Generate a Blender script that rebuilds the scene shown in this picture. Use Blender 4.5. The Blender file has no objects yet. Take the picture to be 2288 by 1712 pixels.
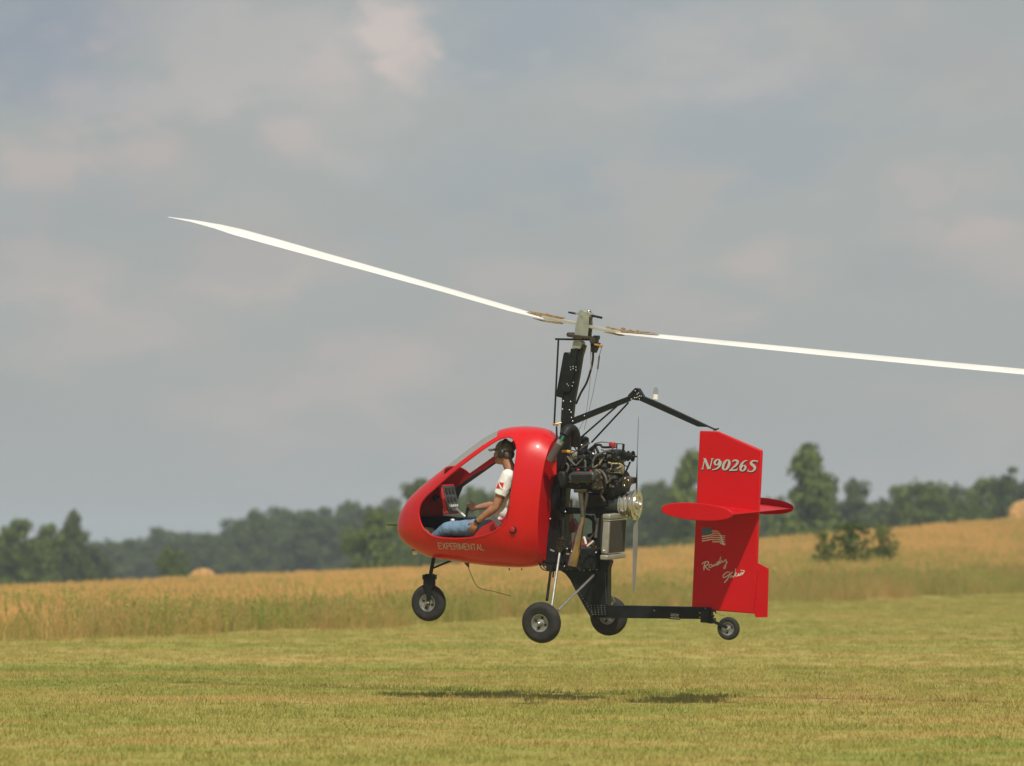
import bpy, bmesh, math, random
import numpy as np
from mathutils import Vector, Matrix, Euler, noise as mnoise
from mathutils.bvhtree import BVHTree
random.seed(7); np.random.seed(7)
R = math.radians
scene = bpy.context.scene
COL = scene.collection

# ------------------------------------------------------------------ camera
FPX = 7795.0; W0, H0 = 2288.0, 1712.0
CAMZ = 1.65; HORIZ = 1205.0
PITCH = math.atan((HORIZ - H0/2)/FPX)
cam_d = bpy.data.cameras.new('camera'); cam = bpy.data.objects.new('camera', cam_d); COL.objects.link(cam)
cam_d.sensor_width = 36.0; cam_d.lens = FPX/W0*36.0
cam_d.clip_start = 0.5; cam_d.clip_end = 9000
cam.location = (0, 0, CAMZ); cam.rotation_euler = (math.pi/2 + PITCH, 0, 0)
cam_d.dof.use_dof = True; cam_d.dof.focus_distance = 34.8
cam_d.dof.aperture_fstop = 1.8
scene.camera = cam
CM = Matrix.Translation((0, 0, CAMZ)) @ Euler((math.pi/2 + PITCH, 0, 0)).to_matrix().to_4x4()

# ------------------------------------------------------------------ light
SUN_DIR = Vector((-0.18, 0.74, -0.95)).normalized()      # the way the light travels
sun_d = bpy.data.lights.new('sun', 'SUN'); sun = bpy.data.objects.new('sun', sun_d); COL.objects.link(sun)
sun_d.energy = 4.0; sun_d.angle = R(1.0); sun_d.color = (1.0, 0.93, 0.80)
sun.rotation_euler = SUN_DIR.to_track_quat('-Z', 'Y').to_euler()
sun_el = math.asin(-SUN_DIR.z); sun_az = math.atan2(-SUN_DIR.x, -SUN_DIR.y)

world = bpy.data.worlds.new('World'); scene.world = world; world.use_nodes = True
wn, wl = world.node_tree.nodes, world.node_tree.links
wn.clear()
def N(nodes, t, **kw):
    n = nodes.new(t)
    for k, v in kw.items(): setattr(n, k, v)
    return n
w_out = N(wn, 'ShaderNodeOutputWorld'); w_bg = N(wn, 'ShaderNodeBackground')
w_bg.inputs['Strength'].default_value = 0.1
w_sky = N(wn, 'ShaderNodeTexSky', sky_type='NISHITA', sun_disc=False)
w_sky.sun_elevation = sun_el; w_sky.sun_rotation = sun_az
w_sky.air_density = 1.4; w_sky.dust_density = 4.0; w_sky.ozone_density = 1.0
w_tc = N(wn, 'ShaderNodeTexCoord')
def w_noise(scale, sx, sz, detail, rough, off):
    mp = N(wn, 'ShaderNodeMapping'); mp.inputs['Scale'].default_value = (sx, sx, sz); mp.inputs['Location'].default_value = off
    mp.inputs['Rotation'].default_value = (0, R(-12), 0)
    wl.new(w_tc.outputs['Generated'], mp.inputs['Vector'])
    nz = N(wn, 'ShaderNodeTexNoise'); nz.inputs['Scale'].default_value = scale
    nz.inputs['Detail'].default_value = detail; nz.inputs['Roughness'].default_value = rough
    nz.inputs['Distortion'].default_value = 0.3
    wl.new(mp.outputs['Vector'], nz.inputs['Vector']); return nz.outputs['Fac']
def w_ramp(src, lo, hi):
    m = N(wn, 'ShaderNodeMapRange', interpolation_type='SMOOTHSTEP')
    m.inputs['From Min'].default_value = lo; m.inputs['From Max'].default_value = hi
    wl.new(src, m.inputs['Value']); return m.outputs['Result']
def w_mix(fac, a, b):
    m = N(wn, 'ShaderNodeMix', data_type='RGBA')
    if isinstance(fac, float): m.inputs['Factor'].default_value = fac
    else: wl.new(fac, m.inputs['Factor'])
    for s, x in (('A', a), ('B', b)):
        i = [k for k in m.inputs if k.name == s and k.type == 'RGBA'][0]
        if isinstance(x, tuple): i.default_value = x
        else: wl.new(x, i)
    return [k for k in m.outputs if k.type == 'RGBA'][0]
def w_math(op, a, b):
    m = N(wn, 'ShaderNodeMath', operation=op)
    for i, x in enumerate((a, b)):
        if isinstance(x, (int, float)): m.inputs[i].default_value = x
        else: wl.new(x, m.inputs[i])
    return m.outputs[0]
veil = (4.10, 4.30, 4.26, 1)                                  # high hazy cloud veil
base = w_mix(0.88, w_sky.outputs['Color'], veil)
# bluer gaps high up, warmer lit cloud banks, greyer undersides
gap = w_ramp(w_noise(9.0, 1.0, 1.6, 3, 0.5, (3.1, 0.2, 1.7)), 0.45, 0.68)
sepz = N(wn, 'ShaderNodeSeparateXYZ'); wl.new(w_tc.outputs['Generated'], sepz.inputs[0])
hi = w_ramp(sepz.outputs['Z'], 0.05, 0.20)
base = w_mix(w_math('MULTIPLY', w_math('MULTIPLY', gap, hi), 0.5), base, (2.60, 3.35, 4.1, 1))
warm = w_ramp(w_noise(15.0, 1.0, 2.0, 4, 0.5, (7.3, 1.1, 4.2)), 0.47, 0.70)
base = w_mix(w_math('MULTIPLY', warm, 0.30), base, (5.1, 4.5, 4.2, 1))
grey = w_ramp(w_noise(8.0, 1.0, 2.8, 3, 0.5, (1.3, 5.1, 2.2)), 0.5, 0.72)
base = w_mix(w_math('MULTIPLY', grey, 0.18), base, (3.1, 3.35, 3.4, 1))
# cloud banks: soft-edged patches with wobbling outlines, flatter than wide
def w_blob(u, v, rpx, amt, colr, base, flat=2.0, soft=0.10, wob_=2.6, ws=38):
    d = (CM.to_3x3() @ Vector(((u-W0/2)/FPX, -(v-H0/2)/FPX, -1))).normalized(); r = rpx/FPX
    sb = N(wn, 'ShaderNodeVectorMath', operation='SUBTRACT'); sb.inputs[1].default_value = d; wl.new(w_tc.outputs['Generated'], sb.inputs[0])
    sc_ = N(wn, 'ShaderNodeVectorMath', operation='MULTIPLY'); sc_.inputs[1].default_value = (1, 1, flat); wl.new(sb.outputs[0], sc_.inputs[0])
    vd = N(wn, 'ShaderNodeVectorMath', operation='LENGTH'); wl.new(sc_.outputs[0], vd.inputs[0])
    wob = N(wn, 'ShaderNodeTexNoise'); wob.inputs['Scale'].default_value = ws; wob.inputs['Detail'].default_value = 5; wob.inputs['Roughness'].default_value = 0.55
    wm_ = N(wn, 'ShaderNodeMapping'); wm_.inputs['Scale'].default_value = (1, 1, 2.0); wm_.inputs['Rotation'].default_value = (0, R(22), 0); wl.new(w_tc.outputs['Generated'], wm_.inputs['Vector']); wl.new(wm_.outputs[0], wob.inputs['Vector'])
    dd = w_math('ADD', vd.outputs['Value'], w_math('MULTIPLY', w_math('SUBTRACT', wob.outputs['Fac'], 0.5), r*wob_))
    return w_mix(w_math('MULTIPLY', w_ramp(dd, r, r*soft), amt), base, colr)
BLUE, CREAM, PINK, GREYC = (3.15, 3.75, 4.35, 1), (5.3, 4.95, 4.75, 1), (5.5, 4.70, 4.40, 1), (3.45, 3.70, 3.80, 1)
for (u, v, rp_, amt, cl, fl_) in [
    (120, 50, 420, .60, (2.75, 3.15, 3.95, 1), 1.6), (1200, 40, 360, .60, BLUE, 1.6), (1700, 300, 420, .40, BLUE, 2), (2150, 60, 360, .35, GREYC, 1.6), (1050, 420, 300, .25, BLUE, 1.6),
    (520, 130, 430, .50, CREAM, 1.7), (760, 260, 330, .35, CREAM, 1.8), (300, 230, 260, .25, CREAM, 1.8), (1560, 100, 330, .45, CREAM, 2.2), (1350, 210, 260, .28, CREAM, 2.4),
    (90, 360, 220, .60, PINK, 1.8), (330, 350, 240, .50, PINK, 2.0), (620, 300, 160, .35, PINK, 1.6), (250, 480, 300, .35, GREYC, 2.6), (100, 620, 260, .38, PINK, 3.0), (590, 610, 260, .45, PINK, 2.4), (230, 740, 330, .38, PINK, 3.2),
    (520, 560, 220, .30, GREYC, 2.6), (820, 840, 240, .42, PINK, 2.0), (560, 930, 240, .25, PINK, 2.4), (1180, 640, 240, .32, PINK, 2.6), (1710, 600, 210, .50, PINK, 2.2), (1480, 700, 260, .25, PINK, 2.6),
    (2100, 430, 260, .42, PINK, 2.0), (2260, 560, 220, .40, PINK, 2.2), (2000, 620, 260, .30, GREYC, 3.0), (2150, 900, 300, .20, PINK, 3.0), (1050, 1000, 300, .18, PINK, 3.0)]:
    base = w_blob(u, v, rp_, amt, cl, base, fl_)
base = w_blob(872, 70, 120, .75, (6.4, 5.6, 5.25, 1), base, 1.0, .2, 2.2, 70)
base = w_blob(905, 140, 95, .45, (6.2, 5.4, 5.0, 1), base, 1.0, .2, 2.2, 70)
base = w_blob(745, 165, 120, .40, (5.8, 5.1, 4.8, 1), base, 1.3, .25, 1.4, 70)
wl.new(base, w_bg.inputs['Color']); wl.new(w_bg.outputs[0], w_out.inputs['Surface'])

scene.view_settings.view_transform = 'Standard'; scene.view_settings.look = 'None'
scene.view_settings.gamma = 1.0; scene.view_settings.exposure = 0.0
scene.view_settings.use_curve_mapping = False
scene.render.engine = 'CYCLES'
scene.cycles.volume_bounces = 0; scene.cycles.max_bounces = 6; scene.cycles.transparent_max_bounces = 12
scene.cycles.use_denoising = True
scene.render.film_transparent = False

# ------------------------------------------------------------------ frames of reference
# aircraft frame: x aft, y to its right-hand side (away from the camera), z up
YAW, NOSEUP, ROLL = R(24.0), R(3.7), R(2.4)
aft0 = Vector((math.cos(YAW), -math.sin(YAW), 0)); lat0 = Vector((math.sin(YAW), math.cos(YAW), 0)); up0 = Vector((0, 0, 1))
lat = (lat0*math.cos(ROLL) + up0*math.sin(ROLL)).normalized()
up1 = (up0*math.cos(ROLL) - lat0*math.sin(ROLL)).normalized()
aft = (aft0*math.cos(NOSEUP) - up1*math.sin(NOSEUP)).normalized()
upb = aft.cross(lat)
if upb.z < 0: upb = -upb
RM = Matrix((aft, lat, upb)).transposed()
def ray(u, v):
    return (CM.to_3x3() @ Vector(((u-W0/2)/FPX, -(v-H0/2)/FPX, -1)))
_d = ray(1288, 1384)
ORG = CM.translation + _d*(35.0/_d.y)
GM = Matrix.Translation(ORG) @ RM.to_4x4()
GI = GM.inverted()
def P(p, y):
    """photo position p seen on the aircraft's vertical plane at side offset y -> aircraft coordinates"""
    o = GI @ CM.translation; d = GI.to_3x3() @ ray(*p)
    t = (y - o.y)/d.y
    q = o + d*t; return Vector((q.x, y, q.z))
def zf(x0, y0, s): return lambda x, y: (x0 + x/s, y0 + y/s)
Z1 = zf(860, 920, 4.598); Z2 = zf(1200, 920, 4.357); Z3 = zf(1160, 660, 5.516); Z4 = zf(1380, 840, 4.355)
Z5 = zf(1460, 1100, 4.597); Z6 = zf(860, 1200, 3.687); Z8 = zf(1100, 670, 4.809); Z9 = zf(1200, 950, 8.508)
Z10 = zf(1200, 1090, 8.277); Z11 = zf(1555, 1170, 11.03); Z12 = zf(1550, 1000, 13.825)
def PP(z, pts, y): return [P(z(*p), y) for p in pts]
def proj(b):
    q = CM.inverted() @ (GM @ Vector(b)); return (W0/2 + q.x/-q.z*FPX, H0/2 - q.y/-q.z*FPX)

# ------------------------------------------------------------------ materials
MATS = {}
def mat(name, color, rough=0.5, metal=0.0, spec=0.5, var=0.12, vscale=6.0, bump=0.0, bscale=60.0, coat=0.0, color2=None, coords='Object'):
    if name in MATS: return MATS[name]
    m = bpy.data.materials.new(name); m.use_nodes = True
    n, l = m.node_tree.nodes, m.node_tree.links
    b = n['Principled BSDF']
    b.inputs['Roughness'].default_value = rough; b.inputs['Metallic'].default_value = metal
    b.inputs['Specular IOR Level'].default_value = spec; b.inputs['Coat Weight'].default_value = coat
    b.inputs['Coat Roughness'].default_value = 0.06
    tc = N(n, 'ShaderNodeTexCoord'); nz = N(n, 'ShaderNodeTexNoise')
    nz.inputs['Scale'].default_value = vscale; nz.inputs['Detail'].default_value = 5
    l.new(tc.outputs[coords], nz.inputs['Vector'])
    cr = N(n, 'ShaderNodeValToRGB')
    c = Vector(color); c2 = Vector(color2) if color2 else c*(1+var)
    c1 = c if color2 else c*(1-var)
    cr.color_ramp.elements[0].position = 0.3; cr.color_ramp.elements[1].position = 0.7
    cr.color_ramp.elements[0].color = (*c1, 1); cr.color_ramp.elements[1].color = (*[min(1, k) for k in c2], 1)
    l.new(nz.outputs['Fac'], cr.inputs['Fac']); l.new(cr.outputs['Color'], b.inputs['Base Color'])
    mr = N(n, 'ShaderNodeMapRange'); mr.inputs['To Min'].default_value = max(0.02, rough*0.85); mr.inputs['To Max'].default_value = min(1, rough*1.25)
    nz2 = N(n, 'ShaderNodeTexNoise'); nz2.inputs['Scale'].default_value = vscale*4; nz2.inputs['Detail'].default_value = 3
    l.new(tc.outputs[coords], nz2.inputs['Vector']); l.new(nz2.outputs['Fac'], mr.inputs['Value']); l.new(mr.outputs['Result'], b.inputs['Roughness'])
    if bump:
        bp = N(n, 'ShaderNodeBump'); bp.inputs['Strength'].default_value = bump; bp.inputs['Distance'].default_value = 0.01
        nz3 = N(n, 'ShaderNodeTexNoise'); nz3.inputs['Scale'].default_value = bscale; nz3.inputs['Detail'].default_value = 4
        l.new(tc.outputs[coords], nz3.inputs['Vector']); l.new(nz3.outputs['Fac'], bp.inputs['Height']); l.new(bp.outputs['Normal'], b.inputs['Normal'])
    MATS[name] = m; return m
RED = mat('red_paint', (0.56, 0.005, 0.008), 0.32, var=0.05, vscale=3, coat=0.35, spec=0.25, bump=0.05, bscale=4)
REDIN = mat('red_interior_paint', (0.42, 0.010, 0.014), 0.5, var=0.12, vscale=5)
FINRED = mat('red_fin_paint', (0.50, 0.005, 0.009), 0.42, var=0.05, vscale=2, bump=0.04, bscale=7, spec=0.2)
BLACK = mat('black_powder_coat', (0.011, 0.013, 0.013), 0.42, var=0.3, vscale=12, spec=0.22)
DARK = mat('dark_cast_metal', (0.018, 0.019, 0.018), 0.5, spec=.3, metal=0.3, var=0.5, vscale=22, bump=0.4)
GREYM = mat('grey_cast_metal', (0.13, 0.125, 0.105), 0.45, metal=0.5, var=0.4, vscale=18, bump=0.3)
GREASE = mat('oily_brown_metal', (0.07, 0.055, 0.035), 0.42, metal=0.5, var=0.5, vscale=20, bump=0.3)
HEADM = mat('zinc_plated_plate', (0.36, 0.38, 0.33), 0.42, metal=0.45, var=0.15, vscale=14)
ALU = mat('polished_aluminium', (0.60, 0.585, 0.54), 0.24, metal=0.9, var=0.15, vscale=12)
STEEL = mat('steel_tube', (0.42, 0.42, 0.40), 0.3, metal=0.75, var=0.15, vscale=20)
COPPER = mat('heat_blued_steel', (0.58, 0.40, 0.25), 0.18, metal=0.95, vscale=7, color2=(0.30, 0.24, 0.21))
PIPE = mat('exhaust_header', (0.14, 0.13, 0.12), 0.4, metal=0.8, var=0.3, vscale=20)
RADT = mat('radiator_tank', (0.34, 0.335, 0.30), 0.45, metal=0.5, var=0.12, vscale=14)
CORE = mat('radiator_core', (0.035, 0.030, 0.024), 0.6, metal=0.3, var=0.3, vscale=60)
RUBBER = mat('tyre_rubber', (0.026, 0.025, 0.023), 0.75, var=0.3, vscale=14, bump=0.25, spec=0.3)
RIM = mat('rim_metal', (0.27, 0.27, 0.25), 0.45, metal=0.5, var=0.25, vscale=20)
HOSE = mat('grey_hose', (0.10, 0.095, 0.08), 0.55, var=0.3, vscale=30)
HOSEB = mat('black_hose', (0.014, 0.014, 0.014), 0.5, var=0.3, vscale=30, spec=.25)
WHITE = mat('white_gel_coat', (0.76, 0.755, 0.72), 0.35, var=0.06, vscale=3, coat=0.2)
BRASS = mat('brass_fitting', (0.45, 0.25, 0.07), 0.4, metal=0.6, var=0.4, vscale=40)
YELL = mat('yellow_connector', (0.62, 0.32, 0.03), 0.5)
YWIRE = mat('pale_yellow_lead', (0.55, 0.50, 0.20), 0.5)
BEIGE = mat('beige_casting', (0.27, 0.24, 0.16), 0.55, var=0.3, vscale=25, bump=0.3)
FILT = mat('air_filter_gauze', (0.10, 0.078, 0.072), 0.8, var=0.12, vscale=120, bump=0.6, bscale=300)
GREEN = mat('green_band', (0.02, 0.22, 0.12), 0.35)
SILV = mat('silver_lettering', (0.46, 0.46, 0.43), 0.45, metal=0.1, var=0.08, vscale=12)
INK = mat('black_lettering_edge', (0.02, 0.012, 0.012), 0.5)
SCRIPT = mat('pale_script', (0.62, 0.58, 0.52), 0.5)
FBLUE = mat('flag_blue', (0.07, 0.10, 0.17), 0.5)
BLADE = mat('propeller_composite', (0.19, 0.19, 0.19), 0.4, var=0.15)
SKIN = mat('skin', (0.36, 0.165, 0.095), 0.55, var=0.12, vscale=25)
TEE = mat('white_cotton', (0.78, 0.77, 0.76), 0.85, var=0.06, vscale=20, bump=0.5, bscale=22)
DENIM = mat('blue_denim', (0.14, 0.235, 0.36), 0.85, var=0.14, vscale=9, bump=0.5, bscale=30)
CAPM = mat('olive_cap_cloth', (0.12, 0.105, 0.07), 0.85, var=0.15, vscale=30)
PLB = mat('black_plastic', (0.018, 0.018, 0.018), 0.4)
HAIR = mat('grey_hair', (0.12, 0.09, 0.07), 0.8)
FACEM = mat('instrument_face', (0.06, 0.065, 0.065), 0.4, var=0.3, vscale=40)
GREYP = mat('grey_webbing', (0.09, 0.085, 0.085), 0.8)
def glass(name, tint, refl=0.06):
    m = bpy.data.materials.new(name); m.use_nodes = True; n, l = m.node_tree.nodes, m.node_tree.links; n.clear()
    o = N(n, 'ShaderNodeOutputMaterial'); t = N(n, 'ShaderNodeBsdfTransparent'); t.inputs[0].default_value = (*tint, 1)
    g = N(n, 'ShaderNodeBsdfGlossy'); g.inputs['Roughness'].default_value = 0.04
    lw = N(n, 'ShaderNodeLayerWeight'); lw.inputs['Blend'].default_value = 0.08; mx = N(n, 'ShaderNodeMixShader')
    gg = N(n, 'ShaderNodeNewGeometry'); ml = N(n, 'ShaderNodeMath', operation='MULTIPLY_ADD'); l.new(gg.outputs['Backfacing'], ml.inputs[0]); ml.inputs[1].default_value = -0.22; ml.inputs[2].default_value = 0.22
    m2 = N(n, 'ShaderNodeMath', operation='MULTIPLY'); l.new(lw.outputs[0], m2.inputs[0]); l.new(ml.outputs[0], m2.inputs[1]); l.new(m2.outputs[0], mx.inputs[0]); l.new(t.outputs[0], mx.inputs[1]); l.new(g.outputs[0], mx.inputs[2]); l.new(mx.outputs[0], o.inputs['Surface'])
    return m
SCREEN = glass('windscreen_acrylic', (0.95, 0.945, 0.92)); BULB = glass('clear_lens', (0.85, 0.85, 0.82))

# ------------------------------------------------------------------ mesh helpers
def tag(o, label=None, cat=None, group=None, kind=None):
    if label: o['label'] = label
    if cat: o['category'] = cat
    if group: o['group'] = group
    if kind: o['kind'] = kind
    return o
def empty(name, M):
    o = bpy.data.objects.new(name, None); COL.objects.link(o); o.matrix_world = M; o.empty_display_size = 0.2; return o
class MB:
    def __init__(s): s.v = []; s.f = []; s.sm = []
    def add(s, vs, fs, smooth=True):
        b = len(s.v); s.v += [Vector(v) for v in vs]; s.f += [tuple(b+i for i in f) for f in fs]; s.sm += [smooth]*len(fs); return s
    def prism(s, poly, y0, y1, inset=0.0):
        """poly: list of Vectors (x, ., z) extruded in y"""
        n = len(poly)
        vs = [(p[0], y0, p[2]) for p in poly] + [(p[0], y1, p[2]) for p in poly]
        fs = [tuple(range(n)), tuple(range(2*n-1, n-1, -1))] + [(i, i+n, (i+1) % n+n, (i+1) % n) for i in range(n)]
        return s.add(vs, fs)
    def tube(s, pts, r, n=10, cap=True):
        pts = [Vector(p) for p in pts]; rs = r if isinstance(r, (list, tuple)) else [r]*len(pts)
        vs = []; fs = []; up = None
        for i, p in enumerate(pts):
            d = (pts[min(i+1, len(pts)-1)] - pts[max(i-1, 0)]).normalized()
            if up is None:
                up = Vector((0, 1, 0)) if abs(d.y) < 0.9 else Vector((1, 0, 0))
            a = (up - d*up.dot(d)).normalized(); b = d.cross(a); up = a
            for k in range(n):
                t = 2*math.pi*k/n; vs.append(p + (a*math.cos(t) + b*math.sin(t))*rs[i])
        for i in range(len(pts)-1):
            for k in range(n): fs.append((i*n+k, i*n+(k+1) % n, (i+1)*n+(k+1) % n, (i+1)*n+k))
        if cap: fs.append(tuple(range(n-1, -1, -1))); fs.append(tuple(range((len(pts)-1)*n, len(pts)*n)))
        return s.add(vs, fs)
    def curve(s, pts, r, n=8, sub=5):
        pts = [Vector(p) for p in pts]; out = []
        q = [pts[0]*2-pts[1]] + pts + [pts[-1]*2-pts[-2]]
        for i in range(1, len(q)-2):
            for k in range(sub):
                t = k/sub; a, b, c, d = q[i-1], q[i], q[i+1], q[i+2]
                out.append(0.5*((2*b) + (c-a)*t + (2*a-5*b+4*c-d)*t*t + (3*b-a-3*c+d)*t**3))
        out.append(pts[-1]); return s.tube(out, r, n)
    def lathe(s, o, axis, prof, n=28, close=True):
        """prof: (distance along axis, radius)"""
        o = Vector(o); d = Vector(axis).normalized(); a = d.orthogonal().normalized(); b = d.cross(a); vs = []; fs = []
        for (t, r) in prof:
            for k in range(n):
                an = 2*math.pi*k/n; vs.append(o + d*t + (a*math.cos(an) + b*math.sin(an))*max(r, 1e-4))
        m = len(prof)
        for i in range(m-1):
            for k in range(n): fs.append((i*n+k, i*n+(k+1) % n, (i+1)*n+(k+1) % n, (i+1)*n+k))
        if close: fs.append(tuple(range(n-1, -1, -1))); fs.append(tuple(range((m-1)*n, m*n)))
        return s.add(vs, fs)
    def bar(s, p0, p1, wy, h, h1=None):
        """rectangular bar: wy wide sideways, h deep"""
        p0, p1 = Vector(p0), Vector(p1); d = (p1-p0).normalized(); y = Vector((0, 1, 0)); y = (y-d*y.dot(d)).normalized(); z = d.cross(y); h1 = h if h1 is None else h1
        vs = [p + y*(sy*wy/2) + z*(sz*hh/2) for p, hh in ((p0, h), (p1, h1)) for sy, sz in ((-1, -1), (1, -1), (1, 1), (-1, 1))]
        return s.add(vs, [(0, 1, 2, 3), (7, 6, 5, 4), (0, 4, 5, 1), (1, 5, 6, 2), (2, 6, 7, 3), (3, 7, 4, 0)])
    def box(s, c, sx, sy, sz, M=None):
        c = Vector(c); vs = []
        for i in (-1, 1):
            for j in (-1, 1):
                for k in (-1, 1):
                    v = Vector((i*sx/2, j*sy/2, k*sz/2)); vs.append(c + (M @ v if M else v))
        return s.add(vs, [(0, 1, 3, 2), (4, 6, 7, 5), (0, 4, 5, 1), (2, 3, 7, 6), (0, 2, 6, 4), (1, 5, 7, 3)])
    def ball(s, c, rx, ry=None, rz=None, n=12, m=8, M=None):
        ry = rx if ry is None else ry; rz = rx if rz is None else rz; c = Vector(c); vs = []; fs = []
        for i in range(1, m):
            for k in range(n):
                th = math.pi*i/m; ph = 2*math.pi*k/n
                v = Vector((rx*math.sin(th)*math.cos(ph), ry*math.sin(th)*math.sin(ph), rz*math.cos(th))); vs.append(c + (M @ v if M else v))
        for e in (1, -1):
            v = Vector((0, 0, rz*e)); vs.append(c + (M @ v if M else v))
        for i in range(m-2):
            for k in range(n): fs.append((i*n+k, (i+1)*n+k, (i+1)*n+(k+1) % n, i*n+(k+1) % n))
        t = (m-1)*n
        for k in range(n): fs.append((t, k, (k+1) % n)); fs.append((t+1, (m-2)*n+(k+1) % n, (m-2)*n+k))
        return s.add(vs, fs)
    def mesh(s, name, mt, off=None, angle=35):
        me = bpy.data.meshes.new(name)
        vs = [v - off for v in s.v] if off is not None else s.v
        me.from_pydata([tuple(v) for v in vs], [], s.f); me.validate(); 
        bm = bmesh.new(); bm.from_mesh(me); bmesh.ops.recalc_face_normals(bm, faces=bm.faces); bm.to_mesh(me); bm.free()
        me.polygons.foreach_set('use_smooth', [True]*len(me.polygons)); me.set_sharp_from_angle(angle=R(angle))
        if mt: me.materials.append(mt)
        return me
    def build(s, name, mt, parent=None, bevel=0.0, off=None, angle=35):
        o = bpy.data.objects.new(name, s.mesh(name, mt, off, angle)); COL.objects.link(o)
        if parent: o.parent = parent
        if bevel:
            b = o.modifiers.new('bevel', 'BEVEL'); b.width = bevel; b.segments = 2; b.limit_method = 'ANGLE'; b.angle_limit = R(40)
        return o
def apply_mods(o):
    bpy.context.view_layer.update()
    dg = bpy.context.evaluated_depsgraph_get(); me = bpy.data.meshes.new_from_object(o.evaluated_get(dg)); o.modifiers.clear(); o.data = me; return o

# ------------------------------------------------------------------ ground
EDGE = [(-60, 14), (-30, 33), (-8.3, 56.5), (-6, 59.3), (-2.06, 66), (6.8, 90), (15.4, 103), (40, 135), (80, 180)]
CZ = [(-200, -1.3), (-45, -1.0), (-16.9, -0.42), (-3.9, 0.10), (4.6, 0.68), (13.4, 1.35), (23.5, 2.15), (45, 3.2), (90, 4.2), (300, 5)]
def interp(t, x): return float(np.interp(x, [a for a, _ in t], [b for _, b in t]))
def edge_y(x): return interp(EDGE, x)
def crest_y(x): return max(edge_y(x)+25, 115 + (x+16.9)*1.1) if x < 60 else 200
def sstep(t): t = max(0.0, min(1.0, t)); return t*t*(3-2*t)
def gz(x, y):
    e, c = edge_y(x), crest_y(x); zc = interp(CZ, x)
    n = mnoise.noise(Vector((x*0.05, y*0.05, 0)))*0.10 + mnoise.noise(Vector((x*0.3, y*0.3, 4)))*0.025
    if y <= e: z = 0; n *= 0.3
    elif y <= c: z = zc*sstep((y-e)/(c-e)*0.98+0.02)
    else: z = zc - (zc+4.5)*sstep((y-c)/110.0)
    return z + n
def grid_axis(bands):
    out = []
    for a, b, st in bands: out += list(np.arange(a, b, st))
    out.append(bands[-1][1]); return out
xs = grid_axis([(-3500, -500, 500), (-500, -120, 60), (-120, -40, 8), (-40, 44, 1.0), (44, 120, 8), (120, 500, 60), (500, 3500, 500)])
ys = grid_axis([(-300, 0, 50), (0, 20, 4), (20, 170, 1.0), (170, 300, 6), (300, 700, 25), (700, 3500, 400)])
vs = [(x, y, gz(x, y)) for y in ys for x in xs]; nx = len(xs)
fs = [(j*nx+i, j*nx+i+1, (j+1)*nx+i+1, (j+1)*nx+i) for j in range(len(ys)-1) for i in range(nx-1)]
me = bpy.data.meshes.new('ground'); me.from_pydata(vs, [], fs); me.polygons.foreach_set('use_smooth', [True]*len(me.polygons))
ground = bpy.data.objects.new('ground', me); COL.objects.link(ground); tag(ground, kind='structure', label='mown grass airstrip rising into a golden field')
def grass_mat(name, stops, sx, sy, rough=0.8, trans=0.0, tipdark=0.0, scale=0.35, rndv=0.25):
    m = bpy.data.materials.new(name); m.use_nodes = True; n, l = m.node_tree.nodes, m.node_tree.links
    b = n['Principled BSDF']; b.inputs['Roughness'].default_value = rough; b.inputs['Specular IOR Level'].default_value = 0.15
    g = N(n, 'ShaderNodeNewGeometry')
    def nz(s, mul, det=3):
        mp = N(n, 'ShaderNodeMapping'); mp.inputs['Scale'].default_value = (sx*mul, sy*mul, 1); l.new(g.outputs['Position'], mp.inputs['Vector'])
        t = N(n, 'ShaderNodeTexNoise'); t.inputs['Scale'].default_value = s; t.inputs['Detail'].default_value = det; t.inputs['Roughness'].default_value = 0.6
        l.new(mp.outputs[0], t.inputs['Vector']); return t.outputs['Fac']
    a = N(n, 'ShaderNodeMath', operation='MULTIPLY_ADD'); l.new(nz(scale*4, 1.0), a.inputs[0]); a.inputs[1].default_value = 0.45
    a2 = N(n, 'ShaderNodeMath', operation='MULTIPLY'); l.new(nz(scale, 1.0), a2.inputs[0]); a2.inputs[1].default_value = 0.55; l.new(a2.outputs[0], a.inputs[2])
    a3 = N(n, 'ShaderNodeMath', operation='MULTIPLY_ADD'); l.new(g.outputs['Random Per Island'], a3.inputs[0]); a3.inputs[1].default_value = rndv
    a4 = N(n, 'ShaderNodeMath', operation='SUBTRACT'); l.new(a.outputs[0], a4.inputs[0]); a4.inputs[1].default_value = rndv*0.5; l.new(a4.outputs[0], a3.inputs[2])
    cr = N(n, 'ShaderNodeValToRGB'); l.new(a3.outputs[0], cr.inputs['Fac'])
    e = cr.color_ramp.elements; e[0].position = stops[0][0]; e[0].color = (*stops[0][1], 1); e[1].position = stops[-1][0]; e[1].color = (*stops[-1][1], 1)
    for p, c in stops[1:-1]: q = e.new(p); q.color = (*c, 1)
    l.new(cr.outputs['Color'], b.inputs['Base Color'])
    if trans:
        tr = N(n, 'ShaderNodeBsdfTranslucent'); l.new(cr.outputs['Color'], tr.inputs['Color']); mx = N(n, 'ShaderNodeMixShader'); mx.inputs[0].default_value = trans
        l.new(b.outputs[0], mx.inputs[1]); l.new(tr.outputs[0], mx.inputs[2]); l.new(mx.outputs[0], n['Material Output'].inputs['Surface'])
    return m
MOWN = [(0.36, (0.23, 0.265, 0.055)), (0.47, (0.31, 0.29, 0.072)), (0.56, (0.375, 0.305, 0.092)), (0.66, (0.46, 0.32, 0.12))]
TALLG = [(0.30, (0.20, 0.24, 0.055)), (0.42, (0.30, 0.29, 0.075)), (0.55, (0.42, 0.32, 0.11)), (0.68, (0.48, 0.30, 0.12))]
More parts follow.
